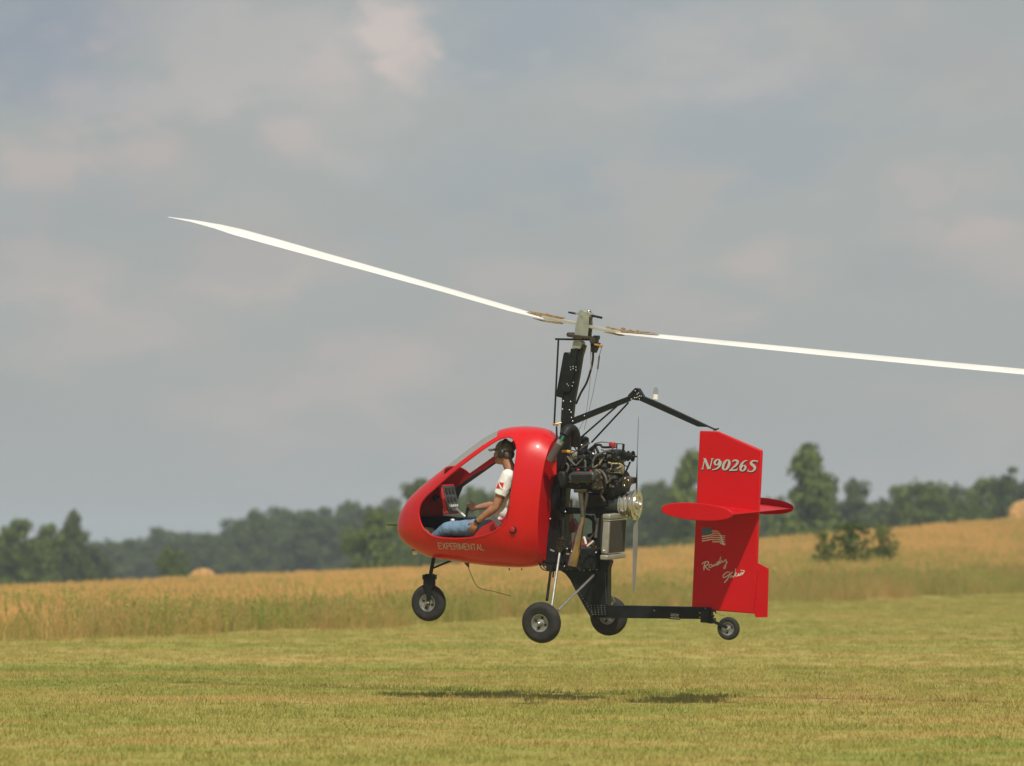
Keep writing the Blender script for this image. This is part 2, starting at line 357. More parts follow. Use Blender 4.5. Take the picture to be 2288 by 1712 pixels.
TALL = [(0.30, (0.26, 0.27, 0.07)), (0.40, (0.46, 0.36, 0.12)), (0.53, (0.66, 0.43, 0.16)), (0.68, (0.74, 0.45, 0.18))]
GW = [(0.32, (0.20, 0.29, 0.05)), (0.5, (0.30, 0.34, 0.075)), (0.68, (0.50, 0.42, 0.11))]
def ground_mat():
    m = grass_mat('turf_and_stubble', MOWN, 0.32, 1.25, 0.9, rndv=0.0)
    n, l = m.node_tree.nodes, m.node_tree.links
    bp = N(n, 'ShaderNodeBump'); bp.inputs['Strength'].default_value = 0.5; bp.inputs['Distance'].default_value = 0.04
    t = N(n, 'ShaderNodeTexNoise'); t.inputs['Scale'].default_value = 9; t.inputs['Detail'].default_value = 6
    g = N(n, 'ShaderNodeNewGeometry'); l.new(g.outputs['Position'], t.inputs['Vector']); l.new(t.outputs['Fac'], bp.inputs['Height']); l.new(bp.outputs[0], n['Principled BSDF'].inputs['Normal'])
    return m
ground.data.materials.append(ground_mat())
ground.data.materials.append(grass_mat('field_soil', TALLG, 0.6, 1.0, 0.95, rndv=0.0))
mi = [1 if (ys[j] > edge_y(xs[i])) else 0 for j in range(len(ys)-1) for i in range(nx-1)]
ground.data.polygons.foreach_set('material_index', mi)

def blade_clump(name, mt, nb, rad, h0, h1, w, lean=0.35, segs=2, heads=0):
    vs, fs = [], []
    for i in range(nb):
        a = random.random()*6.283; r = rad*math.sqrt(random.random()); bx, by = r*math.cos(a), r*math.sin(a)
        h = random.uniform(h0, h1); la = random.random()*6.283; ln = h*lean*random.random(); wa = random.random()*6.283
        wx, wy = w*math.cos(wa)/2, w*math.sin(wa)/2; b0 = len(vs)
        for k in range(segs+1):
            t = k/segs; ox, oy = ln*t*t*math.cos(la), ln*t*t*math.sin(la); ww = 1-t*0.85
            vs += [(bx+ox-wx*ww, by+oy-wy*ww, h*t), (bx+ox+wx*ww, by+oy+wy*ww, h*t)]
        for k in range(segs): q = b0+2*k; fs.append((q, q+1, q+3, q+2))
        if heads and random.random() < heads:
            tx, ty, tz = bx+ln*math.cos(la), by+ln*math.sin(la), h; q = len(vs); hw = w*1.8
            vs += [(tx-hw, ty, tz-0.06), (tx+hw, ty, tz-0.06), (tx, ty, tz+0.06), (tx, ty-hw, tz-0.04), (tx, ty+hw, tz-0.04)]
            fs += [(q, q+1, q+2), (q+3, q+4, q+2)]
    me = bpy.data.meshes.new(name); me.from_pydata(vs, [], fs); me.materials.append(mt)
    return bpy.data.objects.new(name, me)
def weed_clump(name, mt, stems, h0, h1, leaf, rad):
    vs, fs = [], []
    for i in range(stems):
        a = random.random()*6.283; r = rad*random.random(); p = Vector((r*math.cos(a), r*math.sin(a), 0)); h = random.uniform(h0, h1)
        ld = Vector((random.uniform(-.25, .25), random.uniform(-.25, .25), 1)).normalized(); q = len(vs); w = 0.006
        t = p + ld*h; vs += [p+Vector((w, 0, 0)), p-Vector((w, 0, 0)), t]; fs.append((q, q+1, q+2))
        for k in range(int(h*26)):
            c = p + ld*h*random.uniform(0.2, 1.0); d = Vector((random.uniform(-1, 1), random.uniform(-1, 1), random.uniform(-.2, .9))).normalized(); s = leaf*random.uniform(.5, 1.1)
            e = d.orthogonal().normalized(); e.rotate(Matrix.Rotation(random.random()*6.28, 3, d)); q = len(vs)
            vs += [c, c+d*s*.5+e*s*.22, c+d*s, c+d*s*.5-e*s*.22]; fs.append((q, q+1, q+2, q+3))
    me = bpy.data.meshes.new(name); me.from_pydata([tuple(v) for v in vs], [], fs); me.materials.append(mt)
    return bpy.data.objects.new(name, me)
def scatter(name, pts, protos, smin, smax, label):
    me = bpy.data.meshes.new(name); me.from_pydata(pts, [], [])
    o = bpy.data.objects.new(name, me); COL.objects.link(o); tag(o, kind='stuff', label=label)
    ng = bpy.data.node_groups.new(name, 'GeometryNodeTree')
    ng.interface.new_socket('Geometry', in_out='INPUT', socket_type='NodeSocketGeometry'); ng.interface.new_socket('Geometry', in_out='OUTPUT', socket_type='NodeSocketGeometry')
    n, l = ng.nodes, ng.links; gi = n.new('NodeGroupInput'); go = n.new('NodeGroupOutput')
    g2 = n.new('GeometryNodeGeometryToInstance'); ins = n.new('GeometryNodeInstanceOnPoints'); m2p = n.new('GeometryNodeMeshToPoints')
    for p in protos:
        oi = n.new('GeometryNodeObjectInfo'); oi.inputs['Object'].default_value = p; l.new(oi.outputs['Geometry'], g2.inputs[0])
    l.new(gi.outputs[0], m2p.inputs[0]); l.new(m2p.outputs[0], ins.inputs['Points']); l.new(g2.outputs[0], ins.inputs['Instance']); ins.inputs['Pick Instance'].default_value = True
    ri = n.new('FunctionNodeRandomValue'); ri.data_type = 'INT'; ri.inputs[4].default_value = 0; ri.inputs[5].default_value = len(protos)-1; l.new(ri.outputs[2], ins.inputs['Instance Index'])
    rr = n.new('FunctionNodeRandomValue'); rr.data_type = 'FLOAT_VECTOR'; rr.inputs[0].default_value = (-.08, -.08, 0); rr.inputs[1].default_value = (.08, .08, 6.283); rr.inputs['Seed'].default_value = 3; l.new(rr.outputs[0], ins.inputs['Rotation'])
    rs = n.new('FunctionNodeRandomValue'); rs.inputs[2].default_value = smin; rs.inputs[3].default_value = smax; rs.inputs['Seed'].default_value = 5; l.new(rs.outputs[1], ins.inputs['Scale'])
    l.new(ins.outputs[0], go.inputs[0]); md = o.modifiers.new('scatter', 'NODES'); md.node_group = ng
    o.data.materials.append(protos[0].data.materials[0]); return o
gm = grass_mat('mown_grass_blades', MOWN, 0.32, 1.25, 0.7, trans=0.25, rndv=0.10)
tm = grass_mat('tall_dry_grass', TALL, 0.5, 0.8, 0.7, trans=0.3, rndv=0.22)
wm = grass_mat('green_weed_leaves', GW, 1, 1, 0.6, trans=0.3, rndv=0.3)
pts = []
y = 21.0
while y < 108:
    st = 0.24 if y < 45 else 0.34
    hw = y*0.150 + 2.5; x = -hw
    while x < hw:
        px, py = x+random.uniform(-st, st)*.6, y+random.uniform(-st, st)*.6
        if py < edge_y(px)+0.3: pts.append((px, py, gz(px, py)-0.004))
        x += st
    y += st
scatter('short_grass', pts, [blade_clump('short_grass_tuft', gm, 46, 0.22, 0.018, 0.042, 0.009, 1.1, 1) for _ in range(4)], 0.7, 1.3, 'short dry green and straw mown grass of the airstrip')
pts = []; wpts = []; gpts = []
y = 40.0
while y < 185:
    st = 0.40; hw = y*0.150+5; x = -hw
    while x < hw:
        px, py = x+random.uniform(-st, st)*.6, y+random.uniform(-st, st)*.6; e = edge_y(px)+mnoise.noise(Vector((px*.5, py*.12, 7)))*1.8; c = crest_y(px)
        if e < py < c+12:
            if random.random() < min(1, 0.45+(py-e)*0.5) * (1 if py-e < 25 else 0.72): (gpts if py-e < 11+14*mnoise.noise(Vector((px*.16, py*.08, 9)))+random.uniform(-4, 4) else pts).append((px, py, gz(px, py)-0.01))
            dd = py-e; k = mnoise.noise(Vector((px*.28, py*.10, 2)))
            nb_ = 1.2*math.exp(-((px-11.5)**2/14+(py-114)**2/60))
            if dd > 0.2 and random.random() < nb_+1.3*(1.0 if dd < 14 else math.exp(-(dd-14)/12))*max(0.05, 0.38+k*2.4): wpts.append((px, py, gz(px, py)-0.01))
        x += st
    y += st
scatter('tall_grass', pts, [blade_clump('tall_grass_clump', tm, 46, 0.32, 0.22, 0.52, 0.010, 0.6, 2, heads=0.35) for _ in range(4)], 0.65, 1.15, 'tall golden seeding grass of the field beyond the mown strip')
tg = grass_mat('tall_greenish_grass', TALLG, 1.2, 0.8, 0.7, trans=0.3, rndv=0.22)
scatter('tall_grass', gpts, [blade_clump('tall_grass_clump', tg, 46, 0.32, 0.22, 0.55, 0.010, 0.6, 2, heads=0.2) for _ in range(4)], 0.55, 1.15, 'tall greenish brown grass bordering the mown strip')
scatter('weeds', wpts, [weed_clump('weed_clump', wm, 6, 0.30, 0.75, 0.06, 0.26) for _ in range(5)], 0.6, 1.1, 'green leafy weeds along the edge of the tall grass')

# ------------------------------------------------------------------ trees
def leaf_mat(name, c1, c2):
    m = bpy.data.materials.new(name); m.use_nodes = True; n, l = m.node_tree.nodes, m.node_tree.links
    b = n['Principled BSDF']; b.inputs['Roughness'].default_value = 0.6; b.inputs['Specular IOR Level'].default_value = 0.25
    g = N(n, 'ShaderNodeNewGeometry'); oi = N(n, 'ShaderNodeObjectInfo')
    ad = N(n, 'ShaderNodeMath', operation='MULTIPLY_ADD'); l.new(g.outputs['Random Per Island'], ad.inputs[0]); ad.inputs[1].default_value = 0.6
    a2 = N(n, 'ShaderNodeMath', operation='MULTIPLY'); l.new(oi.outputs['Random'], a2.inputs[0]); a2.inputs[1].default_value = 0.4; l.new(a2.outputs[0], ad.inputs[2])
    cr = N(n, 'ShaderNodeValToRGB'); cr.color_ramp.elements[0].color = (*c1, 1); cr.color_ramp.elements[1].color = (*c2, 1); l.new(ad.outputs[0], cr.inputs[0]); l.new(cr.outputs[0], b.inputs['Base Color'])
    tr = N(n, 'ShaderNodeBsdfTranslucent'); l.new(cr.outputs[0], tr.inputs['Color']); mx = N(n, 'ShaderNodeMixShader'); mx.inputs[0].default_value = 0.25
    l.new(b.outputs[0], mx.inputs[1]); l.new(tr.outputs[0], mx.inputs[2]); l.new(mx.outputs[0], n['Material Output'].inputs['Surface']); return m
LEAF = leaf_mat('leaves_green', (0.052, 0.092, 0.011), (0.145, 0.19, 0.027)); LEAFD = leaf_mat('leaves_dark', (0.036, 0.064, 0.013), (0.095, 0.132, 0.026))
BARK = mat('bark', (0.09, 0.07, 0.05), 0.9, var=0.3, vscale=3)
def crown_mesh(name, mt, kind, nleaf, leaf, seed):
    """unit tree: height 1, half width 0.5, crown clumps from ~0.1 up"""
    rnd = random.Random(seed); vs, fs = [], []; blobs = []
    nb = 80 if kind != 'column' else 60
    for i in range(nb):
        t = rnd.uniform(0.06, 0.94)
        if kind == 'round': env = 0.47*math.sqrt(max(0.02, 1-((t-0.42)/0.60)**2))
        elif kind == 'cone': env = 0.46*(1.02-t)**0.6*(1 if t > 0.2 else 0.85)
        else: env = 0.46*math.sin(math.pi*min(1, max(0.08, t*0.93+0.05)))**0.6
        a = rnd.random()*6.283; r = env*rnd.uniform(0.15, 0.88); br = rnd.uniform(0.08, 0.16)*(1.25-t*0.6)
        blobs.append((Vector((r*math.cos(a), r*math.sin(a), t)), br))
    if kind == 'round': blobs.append((Vector((rnd.uniform(-.15, .15), 0, 0.93)), 0.08))
    else: blobs.append((Vector((0, 0, 0.95)), 0.05))
    tot = sum(b[1]**2 for b in blobs)
    for c, br in blobs:
        for k in range(int(nleaf*br*br/tot)):
            d = Vector((rnd.gauss(0, 1), rnd.gauss(0, 1), rnd.gauss(0, 1))).normalized(); p = c + Vector((d.x, d.y, d.z*0.75))*br*rnd.uniform(0.45, 1.12)
            if p.z < 0.03: continue
            nrm = (d + Vector((rnd.uniform(-1, 1), rnd.uniform(-1, 1), rnd.uniform(-.6, 1)))*0.7).normalized(); e = nrm.orthogonal().normalized(); e.rotate(Matrix.Rotation(rnd.random()*6.28, 3, nrm)); f = nrm.cross(e)
            s = leaf*rnd.uniform(.6, 1.3); q = len(vs); vs += [p-e*s, p-f*s*.55, p+e*s, p+f*s*.55]; fs.append((q, q+1, q+2, q+3))
    me = bpy.data.meshes.new(name); me.from_pydata([tuple(v) for v in vs], [], fs); me.materials.append(mt)
    tb = MB(); tb.tube([(0, 0, -0.03), (0.006, 0, 0.2), (-0.01, 0.01, 0.5), (0, 0, 0.85)], [0.026, 0.02, 0.013, 0.003], 7)
    for c, br in blobs[:12]: tb.tube([(0, 0, max(0.08, c.z*0.6)), tuple(c*0.55+Vector((0, 0, c.z*0.33))), tuple(c)], [0.009, 0.006, 0.002], 5)
    return me, tb.mesh('trunk', BARK)
VAR = {}
for kd in ('round', 'cone', 'column'):
    for mi_, (mt_, tn) in enumerate(((LEAF, 'g'), (LEAFD, 'd'))):
        VAR[kd+tn] = [crown_mesh('crown', mt_, kd, 9000, 0.026, 11+13*mi_+k) for k in range(3 if kd == 'round' else 2)]
def tree(u, top, wpx, Y, var, name, label, group, k=0, sink=0.0):
    X = (u-W0/2)/FPX*Y; zt = CAMZ + (HORIZ-top)/FPX*Y; zb = gz(X, Y)-sink; h = zt-zb; w = max(wpx*1.35/FPX*Y, h*.62)
    M = Matrix.Translation((X, Y, zb)) @ Matrix.Rotation(random.random()*6.28, 4, 'Z') @ Matrix.Diagonal((w, w, h, 1))
    r = bpy.data.objects.new(name, None); COL.objects.link(r); r.matrix_world = M; tag(r, label, 'tree', group)
    cm, tm_ = VAR[var][k % len(VAR[var])]
    for nm, md in (('crown', cm), ('trunk', tm_)):
        o = bpy.data.objects.new(nm, md); COL.objects.link(o); o.parent = r
    return r
ORD = ['first', 'second', 'third', 'fourth', 'fifth', 'sixth', 'seventh', 'eighth', 'ninth', 'tenth', 'eleventh', 'twelfth', 'thirteenth', 'fourteenth', 'fifteenth', 'sixteenth', 'seventeenth']
V = lambda x: x/0.9668
T = lambda x, top, w, Y, var, name, label, group=None, k=0: tree(V(x), V(top), V(w), Y, var, name, label, group, k)
# singled out
T(162, 1104, 96, 268, 'coned', 'tree', 'narrow dark tree standing taller than the others at the far left', None, 1)
T(35, 1120, 120, 262, 'roundg', 'tree', 'broad green tree cut by the left edge of the view', None, 0)
T(105, 1128, 130, 272, 'roundg', 'tree', 'round topped green tree between the left edge and the narrow tall tree', None, 1)
T(372, 1178, 86, 236, 'roundg', 'tree', 'low bright green rounded tree beside the round hay bale', None, 2)
T(812, 1094, 140, 222, 'roundg', 'broad_tree', 'large dark green tree directly ahead of the red nose', None, 1)
T(908, 1036, 110, 262, 'columng', 'tree', 'tall green tree whose top rises above the red nose', None, 0)
T(1490, 972, 110, 246, 'coneg', 'conifer', 'tall pointed tree half hidden behind the front edge of the red rudder', None, 0)
T(1745, 955, 205, 238, 'coneg', 'tree', 'big tall green tree standing just behind the red tail', None, 1)
T(1846, 1030, 105, 300, 'coned', 'tree', 'smaller greyish tree beside the big tree behind the tail', None, 0)
T(2000, 1038, 150, 262, 'roundg', 'tree', 'broad rounded tree between the greyish tree and the right edge', None, 0)
T(2188, 1000, 110, 280, 'columnd', 'tree', 'dark tree rising at the right edge of the view', None, 1)
T(1420, 1036, 110, 330, 'roundd', 'tree', 'hazy tree behind the silver propeller hub', None, 2)
rnd = random.Random(5)
# the hazy wood behind the hay bale
for i, (x, tp, w) in enumerate(sorted([(232, 1160, 90), (285, 1163, 100), (338, 1138, 80), (395, 1146, 84), (445, 1150, 80), (500, 1118, 95), (548, 1100, 100), (600, 1092, 90),
                                (648, 1098, 100), (700, 1092, 90), (752, 1078, 80), (795, 1090, 110), (850, 1075, 100), (420, 1162, 90), (575, 1112, 120), (670, 1110, 130), (735, 1112, 120)])):
    T(x, tp, w*1.15, rnd.uniform(400, 480), rnd.choice(['roundd', 'roundd', 'columnd']), 'distant_tree', ORD[i]+' tree from the left in the hazy far wood left of the red nose', 'trees of the far wood on the left', rnd.randrange(3))
for i, (x, tp, w) in enumerate([(15, 1150, 120), (75, 1160, 110), (140, 1160, 110), (195, 1175, 100), (215, 1195, 80)]):
    T(x, tp, w, rnd.uniform(285, 310), 'roundd', 'tree', ORD[i]+' from the left of the lower trees filling in behind the left tree row', 'lower trees of the left tree row', i)
# behind the aircraft
for i, (x, tp, w) in enumerate([(965, 1045, 110), (1020, 1048, 120), (1080, 1062, 120), (1150, 1075, 130), (1215, 1070, 120), (1275, 1060, 120), (1335, 1056, 110)]):
    T(x, tp, w, rnd.uniform(250, 300), 'roundg' if i < 3 else 'roundd', 'tree', ORD[i]+' tree from the left of the row seen through and behind the red cabin', 'trees behind the cabin and engine', i)
for i, (x, tp, w) in enumerate([(1380, 1052, 110), (1440, 1050, 100), (1490, 1040, 110), (1560, 1040, 110), (1620, 1050, 110), (1670, 1070, 100)]):
    T(x, tp, w, rnd.uniform(280, 330), 'roundd', 'tree', ORD[i]+' tree from the left of the dark row behind the red tail fin', 'trees behind the tail fin', i)
for i, (x, tp, w) in enumerate([(1800, 1075, 110), (1880, 1085, 110), (1925, 1078, 90), (1960, 1050, 100), (2055, 1050, 100), (2090, 1068, 90), (2118, 1036, 90), (2160, 1052, 100), (2230, 1020, 100), (2270, 1030, 110)]):
    T(x, tp-4, w*1.3, rnd.uniform(275, 330), rnd.choice(['roundg', 'roundd', 'roundg']), 'tree', ORD[i]+' tree from the left of the hilltop row right of the tail', 'hilltop tree row on the right', i)
for i in range(34):                                           # a last row far behind closes the gaps
    u = -60 + i*72 + rnd.uniform(-15, 15); tp = float(np.interp(u, [0, 230, 500, 900, 1500, 1900, 2300], [1205, 1212, 1190, 1150, 1110, 1130, 1110]))
    tree(u, tp+rnd.uniform(-6, 8), 120, rnd.uniform(520, 600), 'roundd', 'distant_tree', 'faint distant tree in the last row along the skyline', 'last row of trees along the skyline', i)
# shrub on the crest in front of the big tree
def shrub(u, top, base_row, wpx, Y, label, seed, name='shrub'):
    X = (u-W0/2)/FPX*Y; zb = gz(X, Y); h = CAMZ+(HORIZ-top)/FPX*Y-zb
    r = empty(name, Matrix.Translation((X, Y, zb))); tag(r, label, 'shrub'); w = wpx/FPX*Y
    cm, tm_ = crown_mesh('foliage', LEAF, 'round', 1700, 0.040, seed)
    for nm, md in (('foliage', cm), ('stem', tm_)):
        o = bpy.data.objects.new(nm, md); COL.objects.link(o); o.parent = r; o.scale = (w, w, h)
shrub(1900, 1160, 0, 120, 118, 'dark straggly shrub on the grassy crest in front of the big tree', 41)
shrub(1975, 1172, 0, 80, 121, 'shrub on the crest just right of the dark straggly one', 42)
shrub(1838, 1184, 0, 64, 116, 'low shrub in the tall grass just left of the dark straggly one', 44)
# hay bales
HAY = mat('hay', (0.46, 0.27, 0.10), 0.95, var=0.45, vscale=5, bump=1.0, bscale=30)
def bale(u, row, wpx, Y, label):
    X = (u-W0/2)/FPX*Y; r = wpx/FPX*Y/2; zt = CAMZ+(HORIZ-row)/FPX*Y
    b = MB(); b.lathe((0, -0.6, 0), (0, 1, 0), [(0, r*.25), (0.0, r*.6), (0.01, r*.9), (0.05, r), (0.6, r*1.01), (1.15, r), (1.19, r*.9), (1.2, r*.5), (1.2, r*.2)], 40)
    o = b.build('hay_bale', HAY); o.location = (X, Y, zt-r); tag(o, label, 'hay bale')
bale(454, 1270, 64, 150, 'round orange straw bale showing over the grass crest on the left')
bale(2290, 1118, 76, 185, 'round straw bale on the hilltop at the right edge')

# ------------------------------------------------------------------ the aircraft
gyro = empty('gyrocopter', GM)
tag(gyro, 'red gyrocopter with open engine, white rotor blades and red tail flying low over the grass', 'gyrocopter')
G = gyro
def part(mb, name, mt, parent=None, bevel=0.0, label=None, angle=35, stuff=False):
    o = mb.build(name, mt, parent or G, bevel, None, angle)
    if label: o['label'] = label
    if stuff: o['kind'] = 'stuff'
    return o

# --- fuselage shell
top_c = [(138, 1170), (160, 1075), (210, 970), (290, 865), (400, 765), (520, 672), (700, 548), (900, 392), (1060, 268), (1180, 190), (1300, 157), (1450, 147), (1600, 160), (1700, 195), (1780, 270)]
bot_c = [(138, 1170), (150, 1250), (200, 1330), (290, 1400), (400, 1458), (500, 1500), (700, 1532), (900, 1560), (1100, 1585), (1300, 1598), (1450, 1602), (1600, 1590), (1700, 1555), (1780, 1480)]
tp_ = [P(Z1(*p), 0) for p in top_c]; bt_ = [P(Z1(*p), 0) for p in bot_c]
x0, x1 = tp_[0].x, tp_[-1].x
def topz(x): return float(np.interp(x, [p.x for p in tp_], [p.z for p in tp_]))
def botz(x): return float(np.interp(x, [p.x for p in bt_], [p.z for p in bt_]))
XL = x1-x0
WID = [(0, 0.0), (0.01, 0.06), (0.03, 0.11), (0.08, 0.18), (0.16, 0.255), (0.28, 0.34), (0.42, 0.41), (0.6, 0.465), (0.75, 0.475), (0.88, 0.43), (1.0, 0.345)]
def halfw(x): return interp(WID, (x-x0)/XL)
def smooth(arr, it=3):
    a = np.array(arr)
    for _ in range(it): a[1:-1] = a[1:-1]*.5 + (a[:-2]+a[2:])*.25
    return a
NS, NA = 84, 72
ts = [0.004] + [((i/(NS-1))**1.35) for i in range(1, NS)]
sx = [x0 + XL*t for t in ts]
tz = smooth([topz(x) for x in sx]); bz = smooth([botz(x) for x in sx]); hw = smooth([halfw(x) for x in sx])
def pod_mesh(inset):
    b = MB(); vs = []; fs = []
    for i, x in enumerate(sx):
        t, bo, w = tz[i]-inset, bz[i]+inset, hw[i]-inset
        if t-bo < 0.02: m_ = (t+bo)/2; t, bo = m_+.01, m_-.01
        w = max(w, 0.01); mz = bo + (t-bo)*0.47; xx = min(max(x, x0+inset*1.2), x1-inset); tt_ = (x-x0)/XL; ru = max(0, (tt_-.80)/.20)*0.055; nu = 2.35+0.9*math.exp(-((tt_-.42)/.2)**2)
        for k in range(NA):
            a = 2*math.pi*k/NA; c, s_ = math.cos(a), math.sin(a); n_ = nu if s_ > 0 else 2.35
            yy = w*math.copysign(abs(c)**(2/n_), c); zz = mz + ((t-mz) if s_ > 0 else (mz-bo))*math.copysign(abs(s_)**(2/n_), s_)
            vs.append((xx - ru*(t-zz)/(t-bo), yy, zz))
    for i in range(NS-1):
        for k in range(NA): fs.append((i*NA+k, i*NA+(k+1) % NA, (i+1)*NA+(k+1) % NA, (i+1)*NA+k))
    fs.append(tuple(range(NA-1, -1, -1))); fs.append(tuple(range((NS-1)*NA, NS*NA)))
    return b.add(vs, fs)
shell = part(pod_mesh(0), 'fuselage_shell', RED, angle=40)
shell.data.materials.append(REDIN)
bvh_pod = BVHTree.FromPolygons([v.co for v in shell.data.vertices], [tuple(p.vertices) for p in shell.data.polygons])
inner = pod_mesh(0.016).build('inner_form', REDIN, G)
glassf = pod_mesh(0.004).build('windscreen', SCREEN, G); glassi = pod_mesh(0.008).build('glass_inner', SCREEN, G)
# side opening, on both sides
YD = -0.46
door_px = [(350, 1040), (366, 950), (420, 868), (500, 795), (700, 612), (900, 447), (1060, 320), (1130, 277), (1190, 262), (1250, 280), (1298, 330), (1325, 400), (1330, 500), (1322, 700), (1304, 850), (1290, 980), (1270, 1080), (1220, 1160), (1130, 1225), (1000, 1275), (850, 1300), (700, 1306), (560, 1296), (475, 1272), (412, 1220), (370, 1140)]
def catmull(pts, sub=5, closed=True):
    n = len(pts); out = []
    for i in range(n if closed else n-1):
        g = lambda j: pts[j % n] if closed else pts[max(0, min(n-1, j))]
        a, b, c, d = g(i-1), g(i), g(i+1), g(i+2)
        for k in range(sub):
            t = k/sub; out.append(0.5*((2*b) + (c-a)*t + (2*a-5*b+4*c-d)*t*t + (3*b-a-3*c+d)*t**3))
    if not closed: out.append(pts[-1])
    return out
def PSH(z, pts, k=0.96):
    out = []
    for p in pts:
        y = -0.3
        for _ in range(8): y = -k*halfw(P(z(*p), y).x)
        out.append(P(z(*p), y))
    return out
door = catmull(PSH(Z1, door_px), 4)
cutd = MB().prism(door, -1.2, 1.2).build('door_cutter', None, G)
pil = PSH(Z1, [(590, 652), (700, 560), (900, 398), (1085, 256)], .92)
dv = (pil[-1]-pil[0]).normalized(); nv = Vector((-abs(dv.z), 0, abs(dv.x)))
cutw = MB().prism(pil + [pil[-1]+nv*1.0, pil[0]+nv*1.0], -1.1, 1.1).build('screen_cutter', None, G)
def boolean(o, c, op):
    m = o.modifiers.new('b', 'BOOLEAN'); m.object = c; m.operation = op; m.solver = 'EXACT'
try: boolean(glassf, glassi, 'DIFFERENCE'); boolean(glassf, cutw, 'INTERSECT'); apply_mods(glassf)
except Exception as ex: print('glass', ex)
boolean(shell, inner, 'DIFFERENCE'); boolean(shell, cutd, 'DIFFERENCE'); boolean(shell, cutw, 'DIFFERENCE'); apply_mods(shell)
for o in (inner, glassi, cutd, cutw): bpy.data.objects.remove(o)
for o in (shell, glassf):
    o.data.polygons.foreach_set('use_smooth', [True]*len(o.data.polygons)); o.data.set_sharp_from_angle(angle=R(40))
# raised lip round each side opening, following the shell
def on_shell(x, z, side, off=0.0):
    h = bvh_pod.ray_cast(Vector((x, 2.0*side, z)), Vector((0, -side, 0)))
    return h[0] + Vector((0, side*off, 0)) if h[0] else None
for side in (-1, 1):
    pts_ = [on_shell(p.x, p.z, side, -0.004) for p in door]; pts_ = [p for p in pts_ if p]
    part(MB().tube(pts_+[pts_[0]], 0.009, 8, cap=False), 'opening_lip', RED)
# dark liner of the far screen pillar
lp = [Vector((p.x, -p.y*1.0-.02, p.z)) for p in PSH(Z1, [(455, 905), (500, 765), (700, 592), (900, 428), (1080, 288)], .93)]
print('far pillar', [[round(c) for c in ((proj(p)[0]-860)*4.598, (proj(p)[1]-920)*4.598)] for p in lp])
b = MB()
for a_, c_ in zip(lp[:-1], lp[1:]): b.bar(a_, c_, 0.02, 0.072)
part(b, 'pillar_liner', BLACK, label='black inner lining of the far windscreen pillar')
# bulkhead, floor, console, seat
b = MB(); XB = P(Z1(1470, 900), -.3).x; prof = [(math.cos(a)*0.33, math.sin(a)) for a in np.linspace(0, 2*math.pi, 33)[:-1]]
zt_, zb_ = P(Z1(1560, 280), 0).z, P(Z1(1560, 1480), 0).z
vs_ = [(XB, c, (zt_+zb_)/2 + s*(zt_-zb_)/2) for c, s in prof] + [(XB+0.02, c, (zt_+zb_)/2 + s*(zt_-zb_)/2) for c, s in prof]
b.add(vs_, [tuple(range(32)), tuple(range(63, 31, -1))] + [(i, (i+1) % 32, (i+1) % 32+32, i+32) for i in range(32)])
part(b, 'firewall', BLACK)
part(MB().prism(PP(Z1, [(400, 1330), (1450, 1480), (1450, 1500), (470, 1370)], 0), -0.20, 0.20), 'cabin_floor', BLACK)
part(MB().prism(PP(Z1, [(410, 1070), (640, 1066), (850, 1085), (900, 1200), (700, 1330), (420, 1300)], .15), 0.05, 0.36), 'centre_console', BLACK, bevel=.01)
part(MB().prism(PP(Z1, [(400, 1180), (470, 1195), (560, 1290), (430, 1260)], -.1), -0.22, -.02), 'rudder_pedal', GREASE, bevel=.008)
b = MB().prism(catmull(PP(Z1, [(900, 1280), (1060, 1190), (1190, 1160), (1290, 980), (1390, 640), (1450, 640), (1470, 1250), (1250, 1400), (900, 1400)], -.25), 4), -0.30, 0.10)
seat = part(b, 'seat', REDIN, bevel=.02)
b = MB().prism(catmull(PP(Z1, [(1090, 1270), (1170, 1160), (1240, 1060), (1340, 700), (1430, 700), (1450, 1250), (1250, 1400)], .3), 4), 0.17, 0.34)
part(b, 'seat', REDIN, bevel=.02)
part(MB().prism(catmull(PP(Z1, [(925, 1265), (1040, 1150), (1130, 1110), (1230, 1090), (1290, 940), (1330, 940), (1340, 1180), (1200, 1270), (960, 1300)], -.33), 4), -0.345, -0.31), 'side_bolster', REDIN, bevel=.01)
b = MB(); b.bar(P(Z1(1110, 1075), -.40), P(Z1(1185, 1170), -.42), 0.012, 0.046); part(b, 'seat_belt', GREYP)
b = MB(); b.curve(PP(Z1, [(840, 1300), (832, 1180), (838, 1060), (850, 985)], -0.02), 0.014); part(b, 'control_stick', PLB)
b = MB(); b.curve(PP(Z1, [(742, 1003), (775, 1032), (825, 1078)], -.06), 0.011); b.ball(P(Z1(740, 1000), -.06), .016); part(b, 'lever', WHITE)
part(MB().ball(P(Z1(695, 1115), -.06), .024, .02, .018), 'white_knob', WHITE)
# instrument pod: face looks aft
q = [P(Z1(585, 745), -.15), P(Z1(705, 742), .15), P(Z1(778, 1045), .15), P(Z1(645, 1045), -.15)]
fx = (q[0]+q[1]+q[2]+q[3])/4; tl = Vector(((q[0].x+q[1].x)/2, 0, (q[0].z+q[1].z)/2)); bl = Vector(((q[2].x+q[3].x)/2, 0, (q[2].z+q[3].z)/2))
dn = (bl-tl).normalized(); hh = (bl-tl).length; fwd = Vector((0, 1, 0)).cross(dn); fwd = fwd if fwd.x > 0 else -fwd     # aft-pointing normal
MI = Matrix((fwd, Vector((0, 1, 0)), -dn)).transposed(); cI = (tl+bl)/2
panel = part(MB().box(cI-fwd*.02, .04, .31, hh, MI), 'instrument_panel', REDIN, bevel=.012)
part(MB().box(cI+fwd*.004, .008, .27, hh-.04, MI), 'panel_face', FACEM, panel, bevel=.003)
def on_panel(u, v, d): return cI + fwd*d + Vector((0, 1, 0))*u - dn*v
